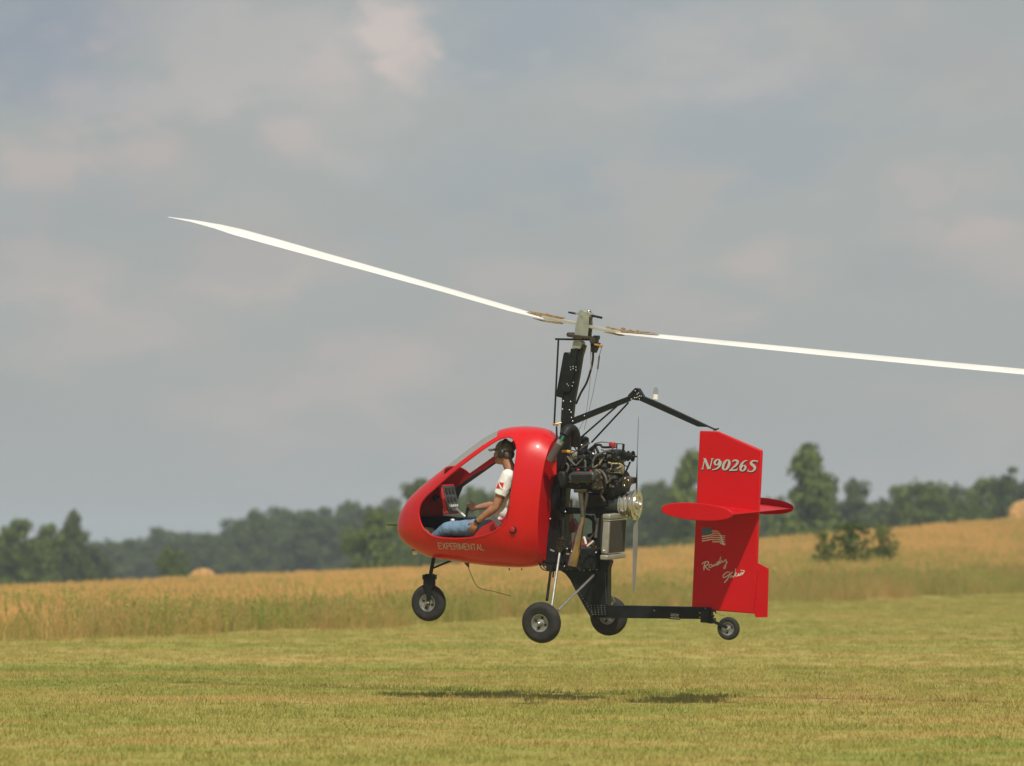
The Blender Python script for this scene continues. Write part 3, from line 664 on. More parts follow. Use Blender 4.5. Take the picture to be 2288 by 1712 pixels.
for (u, v, r) in [(-.08, .08, .035), (.0, .08, .035), (.08, .08, .035), (-.08, -.01, .033), (.0, -.01, .033), (.08, -.01, .026)]:
    gq = part(MB().lathe(on_panel(u, v, .008), fwd, [(0, r), (.008, r), (.010, r*.85), (.010, r*.1)], 20), 'gauge', PLB, panel)
b = MB()
for k in range(5): b.box(on_panel(-.09+k*.045, -.075, .011), .012, .014, .024, MI)
part(b, 'switch_row', WHITE, panel, stuff=True)
part(MB().box(on_panel(0, -.115, .010), .006, .2, .03, MI), 'radio', GREYP, panel)
part(MB().ball(P(Z1(520, 885), .05), .035, .035, .035), 'compass', PLB)
b = MB(); b.tube([P(Z1(520, 885), .05), P(Z1(600, 870), .05)], .012); part(b, 'compass_arm', PLB)
# fuel filler
fc = on_shell(P(Z1(1290, 1215), -.47).x, P(Z1(1290, 1215), -.47).z, -1)
part(MB().lathe(fc+Vector((0, .01, 0)), (0, -1, 0), [(0, .043), (.014, .043), (.016, .038), (.010, .030), (.010, .001)], 28), 'filler_ring', PLB)
part(MB().lathe(fc+Vector((0, .004, 0)), (0, -1, 0), [(0, .026), (.018, .026), (.022, .02), (.022, .001)], 24), 'filler_cap', REDIN)
# nose pieces
part(MB().tube([P((866, 1173), 0), P((893, 1173.5), 0)], .006), 'pitot_tube', BLACK)
b = MB(); b.ball(P(Z6(240, 122), 0), .034, .034, .034); part(b, 'landing_light', BULB)
b = MB(); b.lathe(P(Z6(258, 124), 0), (-1, 0, -.1), [(0, .03), (.03, .034), (.03, .001)], 16); part(b, 'light_housing', ALU)
b = MB(); b.curve(PP(Z6, [(668, 215), (692, 265), (742, 380), (790, 424), (900, 450), (1040, 487)], -.05), .0035, 6); part(b, 'trailing_antenna', mat('brown_wire', (.12, .09, .05), .6))
b = MB(); b.prism(PP(Z6, [(650, 205), (690, 212), (694, 250), (678, 240)], -.05), -.06, -.04); part(b, 'antenna_bracket', GREASE)
for xx in (1025, 1128): part(MB().lathe(P(Z6(xx, 258), -.1), (0, 0, -1), [(0, .008), (.02, .006), (.02, .001)], 8), 'drain_plug', PLB)
# EXPERIMENTAL lettering laid on the shell
LET = {'E': (.62, [[(0, 0), (0, 1)], [(0, 1), (.62, 1)], [(0, .52), (.56, .52)], [(0, 0), (.62, 0)]]), 'X': (.66, [[(0, 0), (.66, 1)], [(0, 1), (.66, 0)]]),
 'P': (.6, [[(0, 0), (0, 1)], [(0, 1), (.42, 1), (.6, .87), (.6, .63), (.42, .5), (0, .5)]]), 'R': (.62, [[(0, 0), (0, 1)], [(0, 1), (.42, 1), (.6, .87), (.6, .65), (.42, .52), (0, .52)], [(.34, .52), (.62, 0)]]),
 'I': (.04, [[(.02, 0), (.02, 1)]]), 'M': (.78, [[(0, 0), (0, 1)], [(0, 1), (.39, .12)], [(.39, .12), (.78, 1)], [(.78, 1), (.78, 0)]]), 'N': (.64, [[(0, 0), (0, 1)], [(0, 1), (.64, 0)], [(.64, 0), (.64, 1)]]),
 'T': (.66, [[(0, 1), (.66, 1)], [(.33, 1), (.33, 0)]]), 'A': (.72, [[(0, 0), (.36, 1)], [(.36, 1), (.72, 0)], [(.14, .36), (.58, .36)]]), 'L': (.54, [[(0, 1), (0, 0)], [(0, 0), (.54, 0)]])}
W_ = 'EXPERIMENTAL'; tot_ = sum(LET[c][0] for c in W_) + .24*(len(W_)-1); cx_ = 0; vs_, fs_ = [], []; hwS = .062
for c in W_:
    for st_ in LET[c][1]:
        for (a, b2) in zip(st_[:-1], st_[1:]):
            a_, b_ = Vector((a[0]+cx_, a[1])), Vector((b2[0]+cx_, b2[1])); d = (b_-a_).normalized(); nn = Vector((-d.y, d.x))*hwS; a_ -= d*hwS*.8; b_ += d*hwS*.8; q = len(vs_)
            for k in range(4):
                m_ = a_.lerp(b_, k/3)
                for o_ in (m_+nn, m_-nn):
                    p = PSH(Z1, [(528+o_.x/tot_*452, 1410+o_.x/tot_*18-o_.y*60)], .97)[0]; h = on_shell(p.x, p.z, -1, .0025); vs_.append(h if h else p)
            for k in range(3): fs_.append((q+2*k, q+2*k+1, q+2*k+3, q+2*k+2))
    cx_ += LET[c][0]+.24
part(MB().add(vs_, fs_), 'experimental_lettering', SILV)


# --- mast
b = MB().prism(PP(Z3, [(655, 655), (800, 655), (752, 960), (690, 1290), (650, 1655)], 0) + [P((1268, 1090), 0), P((1255, 1275), 0), P((1222, 1275), 0), P((1238, 1090), 0)] + PP(Z3, [(520, 1655), (540, 1265)], 0), -.03, .03)
mast = part(b, 'mast', BLACK, bevel=.004)
b = MB().prism(PP(Z3, [(572, 715), (590, 700), (612, 705), (632, 720), (655, 722), (560, 1268), (475, 1245)], 0), -.055, .055); part(b, 'mast_fairing', BLACK, bevel=.005)
b = MB().prism(PP(Z3, [(660, 660), (748, 655), (650, 1190), (560, 1190)], 0), -.05, .05); part(b, 'cheek_plate', BLACK, bevel=.003)
b = MB()
for p in [(630, 885), (665, 880), (700, 885), (635, 920), (700, 925), (665, 905), (590, 1095), (605, 1115), (655, 1120), (665, 1075)]: b.ball(P(Z3(*p), -.052), .006, n=8, m=5)
for p in [(545, 1305), (635, 1312), (620, 1415), (640, 1445), (535, 1405), (645, 1510), (660, 1553)]: b.ball(P(Z3(*p), -.033), .009, n=8, m=5)
part(b, 'mast_bolts', STEEL, stuff=True)
# strap on aft side of mast, brown
part(MB().prism(PP(Z3, [(800, 605), (828, 620), (790, 745), (765, 745)], 0), -.02, .02), 'aft_strap', GREASE)
# --- rotor head
b = MB().prism(PP(Z3, [(750, 262), (885, 262), (880, 400), (868, 512), (705, 500), (720, 380)], 0), -.055, -.045)
b2 = MB().prism(PP(Z3, [(750, 262), (885, 262), (880, 400), (868, 512), (705, 500), (720, 380)], 0), .045, .055)
head = part(b, 'rotor_tower_plate', HEADM, bevel=.002); part(b2, 'rotor_tower_plate', HEADM, bevel=.002)
part(MB().prism(PP(Z3, [(835, 270), (850, 270), (845, 500), (830, 500)], 0), -.045, .045), 'tower_web', GREASE)
part(MB().prism(PP(Z3, [(700, 225), (745, 212), (790, 168), (822, 195), (880, 200), (905, 240), (870, 272), (760, 268), (745, 240)], 0), -.045, .045), 'teeter_block', HEADM, bevel=.004)
part(MB().ball(P(Z3(862, 192), -.02), .022, .03, .012), 'teeter_cap', ALU)
part(MB().tube([P(Z3(770, 250), -.06), P(Z3(770, 250), -.06)+Vector((0, .12, 0))], .013), 'teeter_bolt', ALU)
part(MB().tube([P(Z3(610, 210), 0), P(Z3(700, 226), 0)], .010), 'teeter_stop', BLACK); part(MB().tube([P(Z3(895, 250), 0), P(Z3(1022, 278), 0)], .012), 'teeter_stop', BLACK)
part(MB().prism(PP(Z3, [(622, 482), (640, 455), (660, 480), (885, 505), (885, 540), (720, 528), (630, 510)], 0), -.09, .09), 'torque_tube_plate', GREASE, bevel=.003)
part(MB().lathe(P(Z3(735, 500), 0), (.1, 0, 1), [(-.03, .06), (.0, .06), (.004, .05), (.03, .045), (.03, .001)], 24), 'bearing_housing', BEIGE)
part(MB().prism(PP(Z3, [(690, 560), (780, 560), (800, 590), (770, 665), (672, 645), (680, 590)], 0), -.045, .045), 'gimbal_block', HEADM, bevel=.005)
part(MB().bar(P(Z3(450, 540), -.02), P(Z3(905, 548), -.02), .03, .020), 'control_arm', BLACK)
b = MB(); b.box(P(Z3(955, 520), -.02), .055, .05, .04); b.box(P(Z3(940, 570), -.02), .05, .06, .07); b.prism(PP(Z3, [(890, 560), (1000, 590), (950, 710), (905, 700)], 0), -.04, .02)
part(b, 'prerotator_gearbox', DARK, bevel=.004)
part(MB().tube([P(Z3(930, 605), -.04), P(Z3(1025, 630), -.04)], .014), 'prerotator_fitting', BRASS)
part(MB().lathe(P(Z3(900, 560), -.06), (0, 1, 0), [(0, .03), (.012, .034), (.024, .03), (.024, .01)], 18), 'prerotator_drum', GREASE)
part(MB().curve(PP(Z3, [(912, 700), (908, 800), (880, 930), (830, 1080), (762, 1200), (700, 1340)], 0), .0115), 'flexible_drive_shaft', HOSEB)
part(MB().curve(PP(Z3, [(882, 640), (884, 780), (885, 920)], -.02), .005), 'steel_guide_tube', STEEL)
b = MB(); b.tube(PP(Z3, [(1018, 640), (988, 745)], 0), .003, 6); b.tube(PP(Z3, [(988, 745), (968, 912)], 0), .009, 8); b.tube(PP(Z3, [(968, 912), (905, 1235), (850, 1470), (800, 1660)], 0), .0022, 6); part(b, 'control_cable', GREYM)
b = MB(); b.tube(PP(Z3, [(880, 1000), (855, 1240), (820, 1500), (740, 1655)], 0), .002, 6); part(b, 'thin_cable', GREYM)
for k_, yy_ in ((0, -.10), (1, .10)):
    sh = proj(P(Z3(484, 545), -.10))
    pA = P(Z3(484, 545), -.10); pB = P(Z3(432, 1592), -.10)
    if k_: pA = Vector((pA.x, .10, pA.z)); pB = Vector((pB.x, .10, pB.z))
    if k_ == 0: part(MB().tube([pA, pB], .0095), 'control_rod', BLACK)
b = MB(); b.ball(P(Z3(430, 1592), -.1), .014); b.ball(P(Z3(467, 1594), -.08), .013); b.tube([P(Z3(430, 1592), -.1), P(Z3(520, 1570), -.05)], .008); part(b, 'rod_end', BRASS)
part(MB().tube([P(Z1(1763, 150), -.1), P(Z1(1768, 300), -.1)], .009), 'lower_control_rod', BLACK)
# --- rotor blades: airfoil lofts
AF = [(1.0, 0), (.8, .030), (.55, .056), (.3, .065), (.12, .055), (.03, .03), (0, 0), (.03, -.018), (.12, -.03), (.3, -.034), (.55, -.028), (.8, -.014)]
def blade(stn, name):
    """stn: (photo u, v, visible width px, chord)"""
    b = MB(); vs = []; fs = []; n = len(AF)
    ps = [P((s[0], s[1]), 0) for s in stn]
    for i, s in enumerate(stn):
        d = (ps[min(i+1, len(ps)-1)]-ps[max(i-1, 0)]).normalized(); sn = max(-.5, min(.8, s[2])); c = s[3]
        y = Vector((0, -1, 0)); dnv = Vector((d.z, 0, -d.x)); dnv = dnv if dnv.z < 0 else -dnv
        ch = (y*math.sqrt(1-sn*sn) + dnv*sn).normalized(); nr = d.cross(ch); nr = nr if nr.z > 0 else -nr
        for (a, t) in AF: vs.append(ps[i] + ch*((a-.5)*c) + nr*(t*c*1.05))
    for i in range(len(stn)-1):
        for k in range(n): fs.append((i*n+k, i*n+(k+1) % n, (i+1)*n+(k+1) % n, (i+1)*n+k))
    fs.append(tuple(range(n-1, -1, -1))); fs.append(tuple(range((len(stn)-1)*n, len(stn)*n)))
    b.add(vs, fs); return part(b, name, WHITE, angle=50)
bl1 = blade([(1218, 712.5, .02, .10), (1206, 709, .03, .20), (1144, 692, .10, .22), (1000, 650, .12, .22), (846, 606.6, .17, .22), (725, 573, .21, .22), (604, 539, .26, .22), (530, 518.5, .27, .215), (489, 507, .24, .17), (430, 494, .2, .09), (376, 485, .2, .02)], 'rotor_blade')
bl2 = blade([(1378, 744, .03, .10), (1392, 745.5, .05, .20), (1470, 752, .12, .22), (1700, 775, .17, .22), (1869, 791.7, .19, .22), (2100, 814, .19, .22), (2288, 831.5, .19, .22), (2400, 841, .2, .22), (2450, 844, .2, .1)], 'rotor_blade')
HB = mat('weathered_strap', (0.30, 0.20, 0.09), 0.6, metal=0.2, var=0.4, vscale=30)
b = MB(); b.bar(P(Z8(540, 185), 0), P(Z8(930, 255), 0), .07, .028); b.bar(P(Z8(930, 255), 0), P(Z8(1030, 285), 0), .07, .032); b.bar(P(Z8(1030, 285), 0), P(Z8(1390, 355), 0), .07, .028)
hub = part(b, 'hub_bar', mat('pale_hub_metal', (0.52, 0.49, 0.42), 0.4, metal=0.4, var=0.1), bevel=.003)
b = MB(); b.prism(PP(Z8, [(380, 118), (560, 150), (770, 190), (770, 203), (560, 182), (520, 178)], 0), -.03, .03); b.prism(PP(Z8, [(560, 222), (720, 240), (760, 258), (725, 262), (560, 236), (440, 200)], 0), -.03, .03)
part(b, 'blade_strap', HB, bl1); b = MB(); b.prism(PP(Z8, [(1228, 288), (1400, 325), (1680, 345), (1790, 368), (1400, 345), (1330, 330)], 0), -.03, .03); b.prism(PP(Z8, [(1215, 345), (1370, 368), (1420, 385), (1380, 388), (1215, 355)], 0), -.03, .03)
part(b, 'blade_strap', HB, bl2)
b = MB()
for p in [(585, 160), (600, 165), (740, 195)]: b.ball(P(Z8(*p), 0), .018, .03, .012, n=8, m=6)
part(b, 'strap_bolts', HB, bl1, stuff=True); b = MB()
for p in [(1240, 290), (1400, 305), (1415, 312), (1480, 328), (1560, 335)]: b.ball(P(Z8(*p), 0), .014, .03, .010, n=8, m=6)
part(b, 'strap_bolts', HB, bl2, stuff=True)
# --- upper tail boom
part(MB().prism(PP(Z3, [(640, 1515), (690, 1500), (1340, 1250), (1395, 1222), (1410, 1275), (1350, 1310), (700, 1580), (640, 1600)], 0), -.025, .025), 'upper_boom_strut', BLACK, bevel=.003)
part(MB().prism(PP(Z4, [(205, 155), (262, 200), (400, 258), (700, 398), (930, 508), (980, 522), (940, 524), (880, 498), (785, 494), (215, 238)], 0), -.025, .025), 'upper_tail_strut', BLACK, bevel=.003)
part(MB().prism(PP(Z4, [(110, 190), (180, 118), (212, 122), (262, 205), (200, 240), (130, 225)], 0), -.034, .034), 'gusset_plate', BLACK, bevel=.002)
b = MB()
for p in [(190, 180), (165, 215), (182, 212), (198, 206), (215, 196), (230, 200), (205, 168), (135, 228), (212, 225), (172, 148)]: b.ball(P(Z4(*p), -.036), .006, n=8, m=5)
for p in [(805, 1488), (1380, 1280)]: b.ball(P(Z3(*p), -.027), .009, n=8, m=5)
part(b, 'gusset_bolts', STEEL, stuff=True)
part(MB().tube([P(Z2(415, 262), -.12), P((1378, 908), -.01)], .009), 'brace_rod', BLACK); part(MB().tube([P(Z2(530, 300), .06), P((1404, 900), .01)], .009), 'brace_rod', BLACK)
b = MB(); b.ball(P(Z4(950, 522), 0), .02, .03, .012); b.tube([P(Z4(935, 530), 0), P(Z4(985, 512), 0)], .006); part(b, 'fin_pivot', DARK)
sp = P(Z4(365, 228), 0)
stro = part(MB().lathe(sp, (.03, 0, 1), [(-.03, .012), (0, .012), (0, .028), (.045, .026), (.05, .018), (.05, .001)], 18), 'strobe_base', WHITE)
part(MB().lathe(sp, (.03, 0, 1), [(.045, .027), (.10, .024), (.118, .016), (.122, .001)], 18), 'strobe_lens', BULB, stro)

# --- fin and stabiliser
fin_poly = [P((1564.8, 962.8), 0), P((1605, 964), 0), P((1704, 1006.5), 0), P((1700, 1090), 0), P((1696.5, 1150), 0), P((1693, 1257), 0), P((1686, 1371.5), 0), P((1620, 1366), 0), P((1547, 1360), 0), P((1556, 1150), 0)]
fin = part(MB().prism(fin_poly, -.024, .024), 'tail_fin', FINRED, bevel=.012)
part(MB().prism([P(Z5(1062, 722), 0), P(Z5(1100, 740), 0), P(Z5(1185, 785), 0), P(Z5(1172, 1286), 0), P(Z5(1050, 1286), 0), P(Z5(1034, 1240), 0)], -.006, .006), 'trim_tab', FINRED, fin, bevel=.002)
b = MB()
for k in range(7): b.ball(P(Z5(1075-k*3.5, 790+k*68), -.025), .005, n=6, m=4)
part(b, 'tab_rivets', REDIN, fin, stuff=True)
# stabiliser: near plate centre and far plate centre share aircraft x and z
HSP = 0.875
cn = P(Z4(772, 1322), -HSP); cn2 = Vector((cn.x, HSP, cn.z)); print('far plate projects', proj(cn2), 'photo', Z4(1400, 1275))
cL, cR = P(Z4(428, 1296), -HSP), P(Z4(1120, 1350), -HSP); hc = (cR.x-cL.x)/2
ax = (cR-cL).normalized(); az = Vector((-ax.z, 0, ax.x)); az = az if az.z > 0 else -az
st = MB(); vs_ = []; sec = [(-.94, 0), (-.9, .012), (-.6, .022), (0, .024), (.6, .012), (.97, .002), (.97, -.002), (.6, -.010), (0, -.018), (-.6, -.018), (-.9, -.010)]
zoff = az*-.002
for yy in (-HSP, HSP):
    for (a, t) in sec: vs_.append(Vector((cn.x, yy, cn.z)) + ax*(a*hc) + az*t + zoff)
n = len(sec); st.add(vs_, [(i, (i+1) % n, (i+1) % n+n, i+n) for i in range(n)] + [tuple(range(n)), tuple(range(2*n-1, n-1, -1))])
stab = part(st, 'horizontal_stabiliser', FINRED)
for s_ in (-1, 1):
    b = MB(); cc = Vector((cn.x, HSP*s_, cn.z)); ring = []
    for k in range(48):
        a = 2*math.pi*k/48; ring.append(cc + ax*(hc*math.cos(a)) + az*(.083*math.copysign(abs(math.sin(a))**.85, math.sin(a))))
    b.prism(ring, cc.y-.012, cc.y+.012); part(b, 'end_plate', FINRED, bevel=.006)
# --- lettering on the fin
def ribbon(b, z, pts, y0, y1, grow=0.0, dx=0, dy=0):
    q = [Vector((p[0]+dx, p[1]+dy)) for p in pts]; ws = [p[2]+grow for p in pts]; L = []; Rr = []
    for i, p in enumerate(q):
        d = (q[min(i+1, len(q)-1)]-q[max(i-1, 0)]); d = d.normalized() if d.length > 0 else Vector((1, 0)); nn = Vector((-d.y, d.x))
        L.append(p+nn*ws[i]/2); Rr.append(p-nn*ws[i]/2)
    vs = [P(z(*p), y0) for p in L] + [P(z(*p), y0) for p in Rr] + [P(z(*p), y0) + Vector((0, y1-y0, 0)) for p in L] + [P(z(*p), y0)+Vector((0, y1-y0, 0)) for p in Rr]
    n = len(pts); fs = []
    for i in range(n-1): fs += [(i, i+1, n+i+1, n+i), (2*n+i, 3*n+i, 3*n+i+1, 2*n+i+1), (i, 2*n+i, 2*n+i+1, i+1), (n+i, n+i+1, 3*n+i+1, 3*n+i)]
    fs += [(0, n, 3*n, 2*n), (n-1, 3*n-1, 4*n-1, 2*n-1)]
    b.add(vs, fs, False)
def dens(pts, sub=4):
    v = catmull([Vector(p) for p in pts], sub, closed=False); return [tuple(p) for p in v]
def ell(cx, cy, rx, ry, wside, wtop, skew, n=24, a0=0, a1=360):
    o = []
    for k in range(n+1):
        a = R(a0+(a1-a0)*k/n); x, y = rx*math.cos(a), ry*math.sin(a); o.append((cx+x-y*skew, cy+y, wtop+(wside-wtop)*abs(math.cos(a))**1.3))
    return o
glyphs = [
 ('N', [[(278, 655, 26), (345, 360, 34)], [(230, 662, 22), (312, 662, 22)], [(300, 350, 26), (370, 350, 40)], [(350, 352, 60), (470, 668, 84)], [(500, 668, 30), (575, 352, 30)], [(535, 350, 24), (612, 350, 24)]]),
 ('9', [ell(725, 455, 72, 84, 62, 30, .30), dens([(838, 420, 60), (815, 540, 66), (720, 650, 42), (570, 692, 18)])]),
 ('0', [ell(1005, 540, 86, 150, 82, 34, .32)]),
 ('2', [dens([(1195, 452, 20), (1225, 410, 36), (1300, 398, 54), (1362, 440, 72), (1320, 530, 64), (1220, 620, 44), (1125, 705, 30)]), [(1100, 706, 30), (1240, 700, 46), (1330, 695, 44), (1352, 640, 16)]]),
 ('6', [dens([(1660, 402, 16), (1560, 430, 38), (1475, 530, 66), (1440, 630, 74)]), ell(1525, 640, 72, 84, 66, 30, .30)]),
 ('S', [dens([(1975, 430, 22), (1900, 412, 34), (1800, 430, 50), (1775, 500, 74), (1850, 565, 84), (1895, 640, 76), (1830, 725, 46), (1735, 745, 34), (1672, 715, 30)]), [(1955, 470, 14), (1985, 405, 14)], [(1655, 745, 14), (1695, 670, 14)]])]
for ch, st_ in glyphs:
    b = MB()
    for s_ in st_: ribbon(b, Z12, s_, -.0246, -.0258, 20, 14, 24)
    sh_ = part(b, 'letter_shadow', INK, fin)
    b = MB()
    for i_, s_ in enumerate(st_): ribbon(b, Z12, s_, -.0262-i_*.0002, -.0276-i_*.0002, 3)
    part(b, 'registration_character', SILV, fin)
# painted script and flag
scr = [[(150, 1000, 20), (200, 955, 22), (265, 940, 24), (310, 950, 24), (300, 1000, 22), (235, 1050, 22), (200, 1055, 20)], [(235, 950, 20), (200, 1060, 24), (200, 1150, 22)], [(225, 1055, 20), (270, 1110, 22), (340, 1150, 18)],
       [(390, 1010, 20), (340, 1015, 20), (320, 1070, 20), (370, 1080, 20), (405, 1020, 20), (410, 1065, 20), (450, 1010, 20), (455, 1050, 20), (500, 985, 20), (505, 1035, 18), (560, 960, 20)],
       [(575, 930, 20), (530, 960, 22), (530, 1010, 22), (570, 990, 20), (615, 800, 22), (590, 980, 20), (640, 930, 18)], [(640, 900, 18), (655, 960, 18), (735, 885, 20)], [(740, 885, 20), (745, 960, 18), (725, 1090, 20), (690, 1105, 22), (695, 1070, 18), (780, 940, 14)],
       [(830, 1195, 20), (760, 1200, 22), (680, 1270, 22), (680, 1330, 22), (760, 1300, 22), (860, 1220, 20)], [(900, 1190, 18), (830, 1280, 22), (770, 1380, 24), (700, 1455, 24)], [(850, 1230, 16), (910, 1205, 16)],
       [(870, 1270, 18), (860, 1330, 18), (910, 1290, 18), (915, 1330, 18)], [(980, 1110, 22), (965, 1240, 22), (920, 1330, 18)], [(1010, 1220, 18), (960, 1260, 18), (1000, 1300, 18), (1060, 1230, 18), (1050, 1290, 18), (1130, 1200, 18), (1140, 1260, 18), (1190, 1180, 20)], [(1100, 1150, 16), (1195, 1170, 18), (1110, 1265, 18), (1030, 1290, 16)]]
b = MB()
for i_, s_ in enumerate(scr): ribbon(b, Z11, dens(s_, 3), -.0246-i_*.00015, -.0256-i_*.00015)
part(b, 'script_lettering', SCRIPT, fin)
b = MB(); b.prism([P(Z11(*p), -.025) for p in [(148, 112), (260, 95), (392, 88), (388, 262), (270, 292), (150, 303)]], -.0246, -.0258); part(b, 'flag_canton', FBLUE, fin)
b = MB()
for i_, s_ in enumerate([[(150, 318, 24), (270, 305, 24), (402, 272, 22)], [(150, 374, 24), (270, 358, 24), (405, 324, 22)], [(150, 430, 24), (270, 415, 24), (407, 380, 22)],
    [(392, 180, 22), (480, 184, 22), (560, 196, 16)], [(398, 236, 22), (500, 234, 22), (600, 252, 16)], [(402, 290, 22), (500, 288, 22), (600, 300, 24), (725, 305, 14)], [(405, 345, 22), (500, 344, 22), (600, 350, 26), (715, 345, 14)],
    [(405, 400, 22), (500, 398, 22), (600, 396, 26), (715, 388, 14)], [(405, 450, 22), (500, 452, 22), (600, 444, 26), (720, 442, 14)], [(590, 470, 20), (650, 500, 40), (725, 515, 44)], [(560, 215, 16), (610, 300, 30), (640, 400, 36), (680, 500, 36)]]):
    ribbon(b, Z11, s_, -.0246-i_*.00015, -.0256-i_*.00015)
part(b, 'flag_stripes', SCRIPT, fin)

# --- keel, lower boom
part(MB().prism(PP(Z6, [(1370, 100), (1780, 90), (1870, 200), (1852, 260), (1850, 490), (1842, 640), (1700, 645), (1600, 470), (1540, 350), (1500, 300), (1440, 262), (1290, 230), (1250, 215)], 0), -.05, .05), 'keel_fin_plate', BLACK, bevel=.004)
part(MB().bar(P(Z6(1760, 612), 0), P((1592, 1370), 0), .06, .128, .118), 'tail_boom', BLACK, bevel=.004)
b = MB()
for r_ in range(5):
    for c_ in range(5): b.ball(P(Z6(1700+c_*27+r_*2, 565+r_*18), -.052), .0045, n=6, m=4)
for k in range(14): b.ball(P(Z6(1815+k*.8, 300+k*19), -.052), .004, n=6, m=4)
for k in range(10): b.ball(P(Z6(1590+k*14, 440+k*22), -.052), .004, n=6, m=4)
for p in [(1585, 235), (1610, 268), (1640, 272), (1690, 270), (1715, 262), (1745, 265), (1480, 245), (1500, 262), (1530, 262)]: b.ball(P(Z6(*p), -.06), .011, n=8, m=5)
for p in [(10, 1215), (478, 1240), (478, 1285), (552, 1315), (535, 1195)]: b.ball(P(Z5(*p), -.032), .008, n=8, m=5)
part(b, 'rivets', STEEL, stuff=True)
# data placard
pl_ = part(MB().prism(PP(Z5, [(160, 1228), (276, 1240), (274, 1312), (160, 1302)], -.032), -.0315, -.0335), 'data_placard', DARK)
b = MB()
for s_ in [[(178, 1250, 6), (262, 1256, 6)], [(178, 1268, 9), (205, 1270, 9)], [(212, 1262, 7), (228, 1278, 7)], [(235, 1268, 8), (258, 1272, 8)], [(175, 1288, 9), (268, 1296, 9)]]: ribbon(b, Z5, s_, -.0338, -.0345)
part(b, 'placard_print', SILV, pl_)
b = MB(); b.box(P(Z5(545, 1270), 0), .09, .10, .13); b.box(P(Z5(530, 1220), 0), .12, .07, .03); b.prism(PP(Z5, [(560, 1240), (620, 1270), (600, 1290)], 0), -.04, .04); part(b, 'tail_fitting', DARK, bevel=.004)
part(MB().tube(PP(Z5, [(540, 1200), (640, 1225), (640, 1245)], -.05), .008), 'rudder_horn', BLACK)
part(MB().tube(PP(Z5, [(640, 1240), (700, 1265), (735, 1270)], -.05), .003, 6), 'rudder_cable', GREYM)
b = MB(); b.bar(P(Z5(580, 1310), -.045), P(Z5(760, 1395), -.045), .012, .030); b.bar(P(Z5(580, 1310), .045), P(Z5(760, 1395), .045), .012, .030); b.box(P(Z5(600, 1320), 0), .05, .10, .05); part(b, 'tail_wheel_fork', BLACK, bevel=.002)

# --- wheels
def wheel(c, Ro, wd, rr, name, cam=0.0, holes=4, fork=False):
    """axis along y, centre c"""
    d = Vector((0, -1, math.sin(cam))).normalized(); c = Vector(c)
    b = MB(); pr = []
    hwd = wd/2
    for k in range(-8, 9):
        a = R(k*11.2); rt = (Ro-rr)/2*1.04; rc = rr + rt*0.98
        pr.append((math.sin(a)*hwd, rc + math.cos(a)*(Ro-rc)))
    pr = [(-hwd*.72, rr*.98)] + pr + [(hwd*.72, rr*.98)]
    vs = pr
    r = MB(); r.lathe(c, d, [(-hwd*.55, rr*.8), (-hwd*.72, rr), (-hwd*.62, rr*1.02), (hwd*.62, rr*1.02), (hwd*.74, rr*1.0), (hwd*.70, rr*.9), (hwd*.40, rr*.84), (hwd*.30, rr*.45), (hwd*.42, rr*.30), (hwd*.75, rr*.26), (hwd*.80, rr*.2), (hwd*.80, .001)], 36)
    ro = part(r, name, RIM, angle=30)
    part(b.lathe(c, d, pr, 44, close=False), 'tyre', RUBBER, ro, angle=60)
    h = MB(); a0 = d.orthogonal().normalized(); b0 = d.cross(a0)
    for k in range(holes):
        an = 2*math.pi*(k+.3)/holes; h.lathe(c + d*(hwd*.33) + (a0*math.cos(an)+b0*math.sin(an))*rr*.62, d, [(0, rr*.17), (.004, rr*.17), (.004, .001)], 14)
    part(h, 'rim_recess', PLB, ro, stuff=True)
    part(MB().lathe(c + d*hwd*.8, d, [(0, rr*.14), (.02, rr*.14), (.025, rr*.08), (.025, .001)], 14), 'axle_nut', ALU, ro)
    return ro
wn_ = P((1209.9, 1391.2), -.86)
print('far wheel projects', proj(Vector((wn_.x, .85, wn_.z))), 'photo', (1365.8, 1377.6))
w1 = wheel(wn_, .203, .125, .088, 'main_wheel', cam=R(-3)); w2 = wheel(Vector((wn_.x, .875, wn_.z-.042)), .203, .125, .088, 'main_wheel', cam=R(3))
nw = P(Z6(361, 541), 0); wheel(nw, .190, .10, .088, 'nose_wheel'); tw_ = P(Z5(772, 1400), 0); wheel(tw_, .114, .07, .066, 'tail_wheel', holes=3)
for s_ in (-1, 1):
    nx_ = wn_.x; e = Vector((nx_, .72*s_, wn_.z)); b = MB()
    t_ = P(Z6(1440, 130), -.42); b.tube([Vector((t_.x, .42*s_, t_.z)), Vector((P(Z6(1365, 545), -.72).x, .72*s_, wn_.z+.02))], .0125); part(b, 'gear_strut', STEEL)
    t_ = P(Z6(1725, 312), -.06); b = MB().tube([Vector((t_.x, .06*s_, t_.z)), Vector((P(Z6(1430, 600), -.72).x, .72*s_, P(Z6(1430, 600), -.72).z)), e+Vector((.02, 0, .01))], .0125); part(b, 'radius_rod', STEEL)
    b = MB().tube([Vector((e.x, .70*s_, e.z)), Vector((e.x, .80*s_, e.z))], .022); part(b, 'axle', BLACK)
    # shock with rubber bellows
    a_, c_ = P(Z10(478, 880), -.40), P(Z10(425, 1190), -.42); a_.y *= -s_; c_.y *= -s_; d_ = (c_-a_); L_ = d_.length
    pr = [(0, .012), (L_*.2, .014)] + [(L_*(.2+.1*k/2), .047 if k % 2 else .034) for k in range(0, 13)] + [(L_*.85, .03), (L_, .018)]
    part(MB().lathe(a_, d_, pr, 20), 'shock_bellows', GREASE)
    a_, c_ = P(Z10(490, 560), -.38), P(Z10(476, 900), -.40); a_.y *= -s_; c_.y *= -s_; part(MB().tube([a_, c_], .016), 'shock_rod', BLACK)
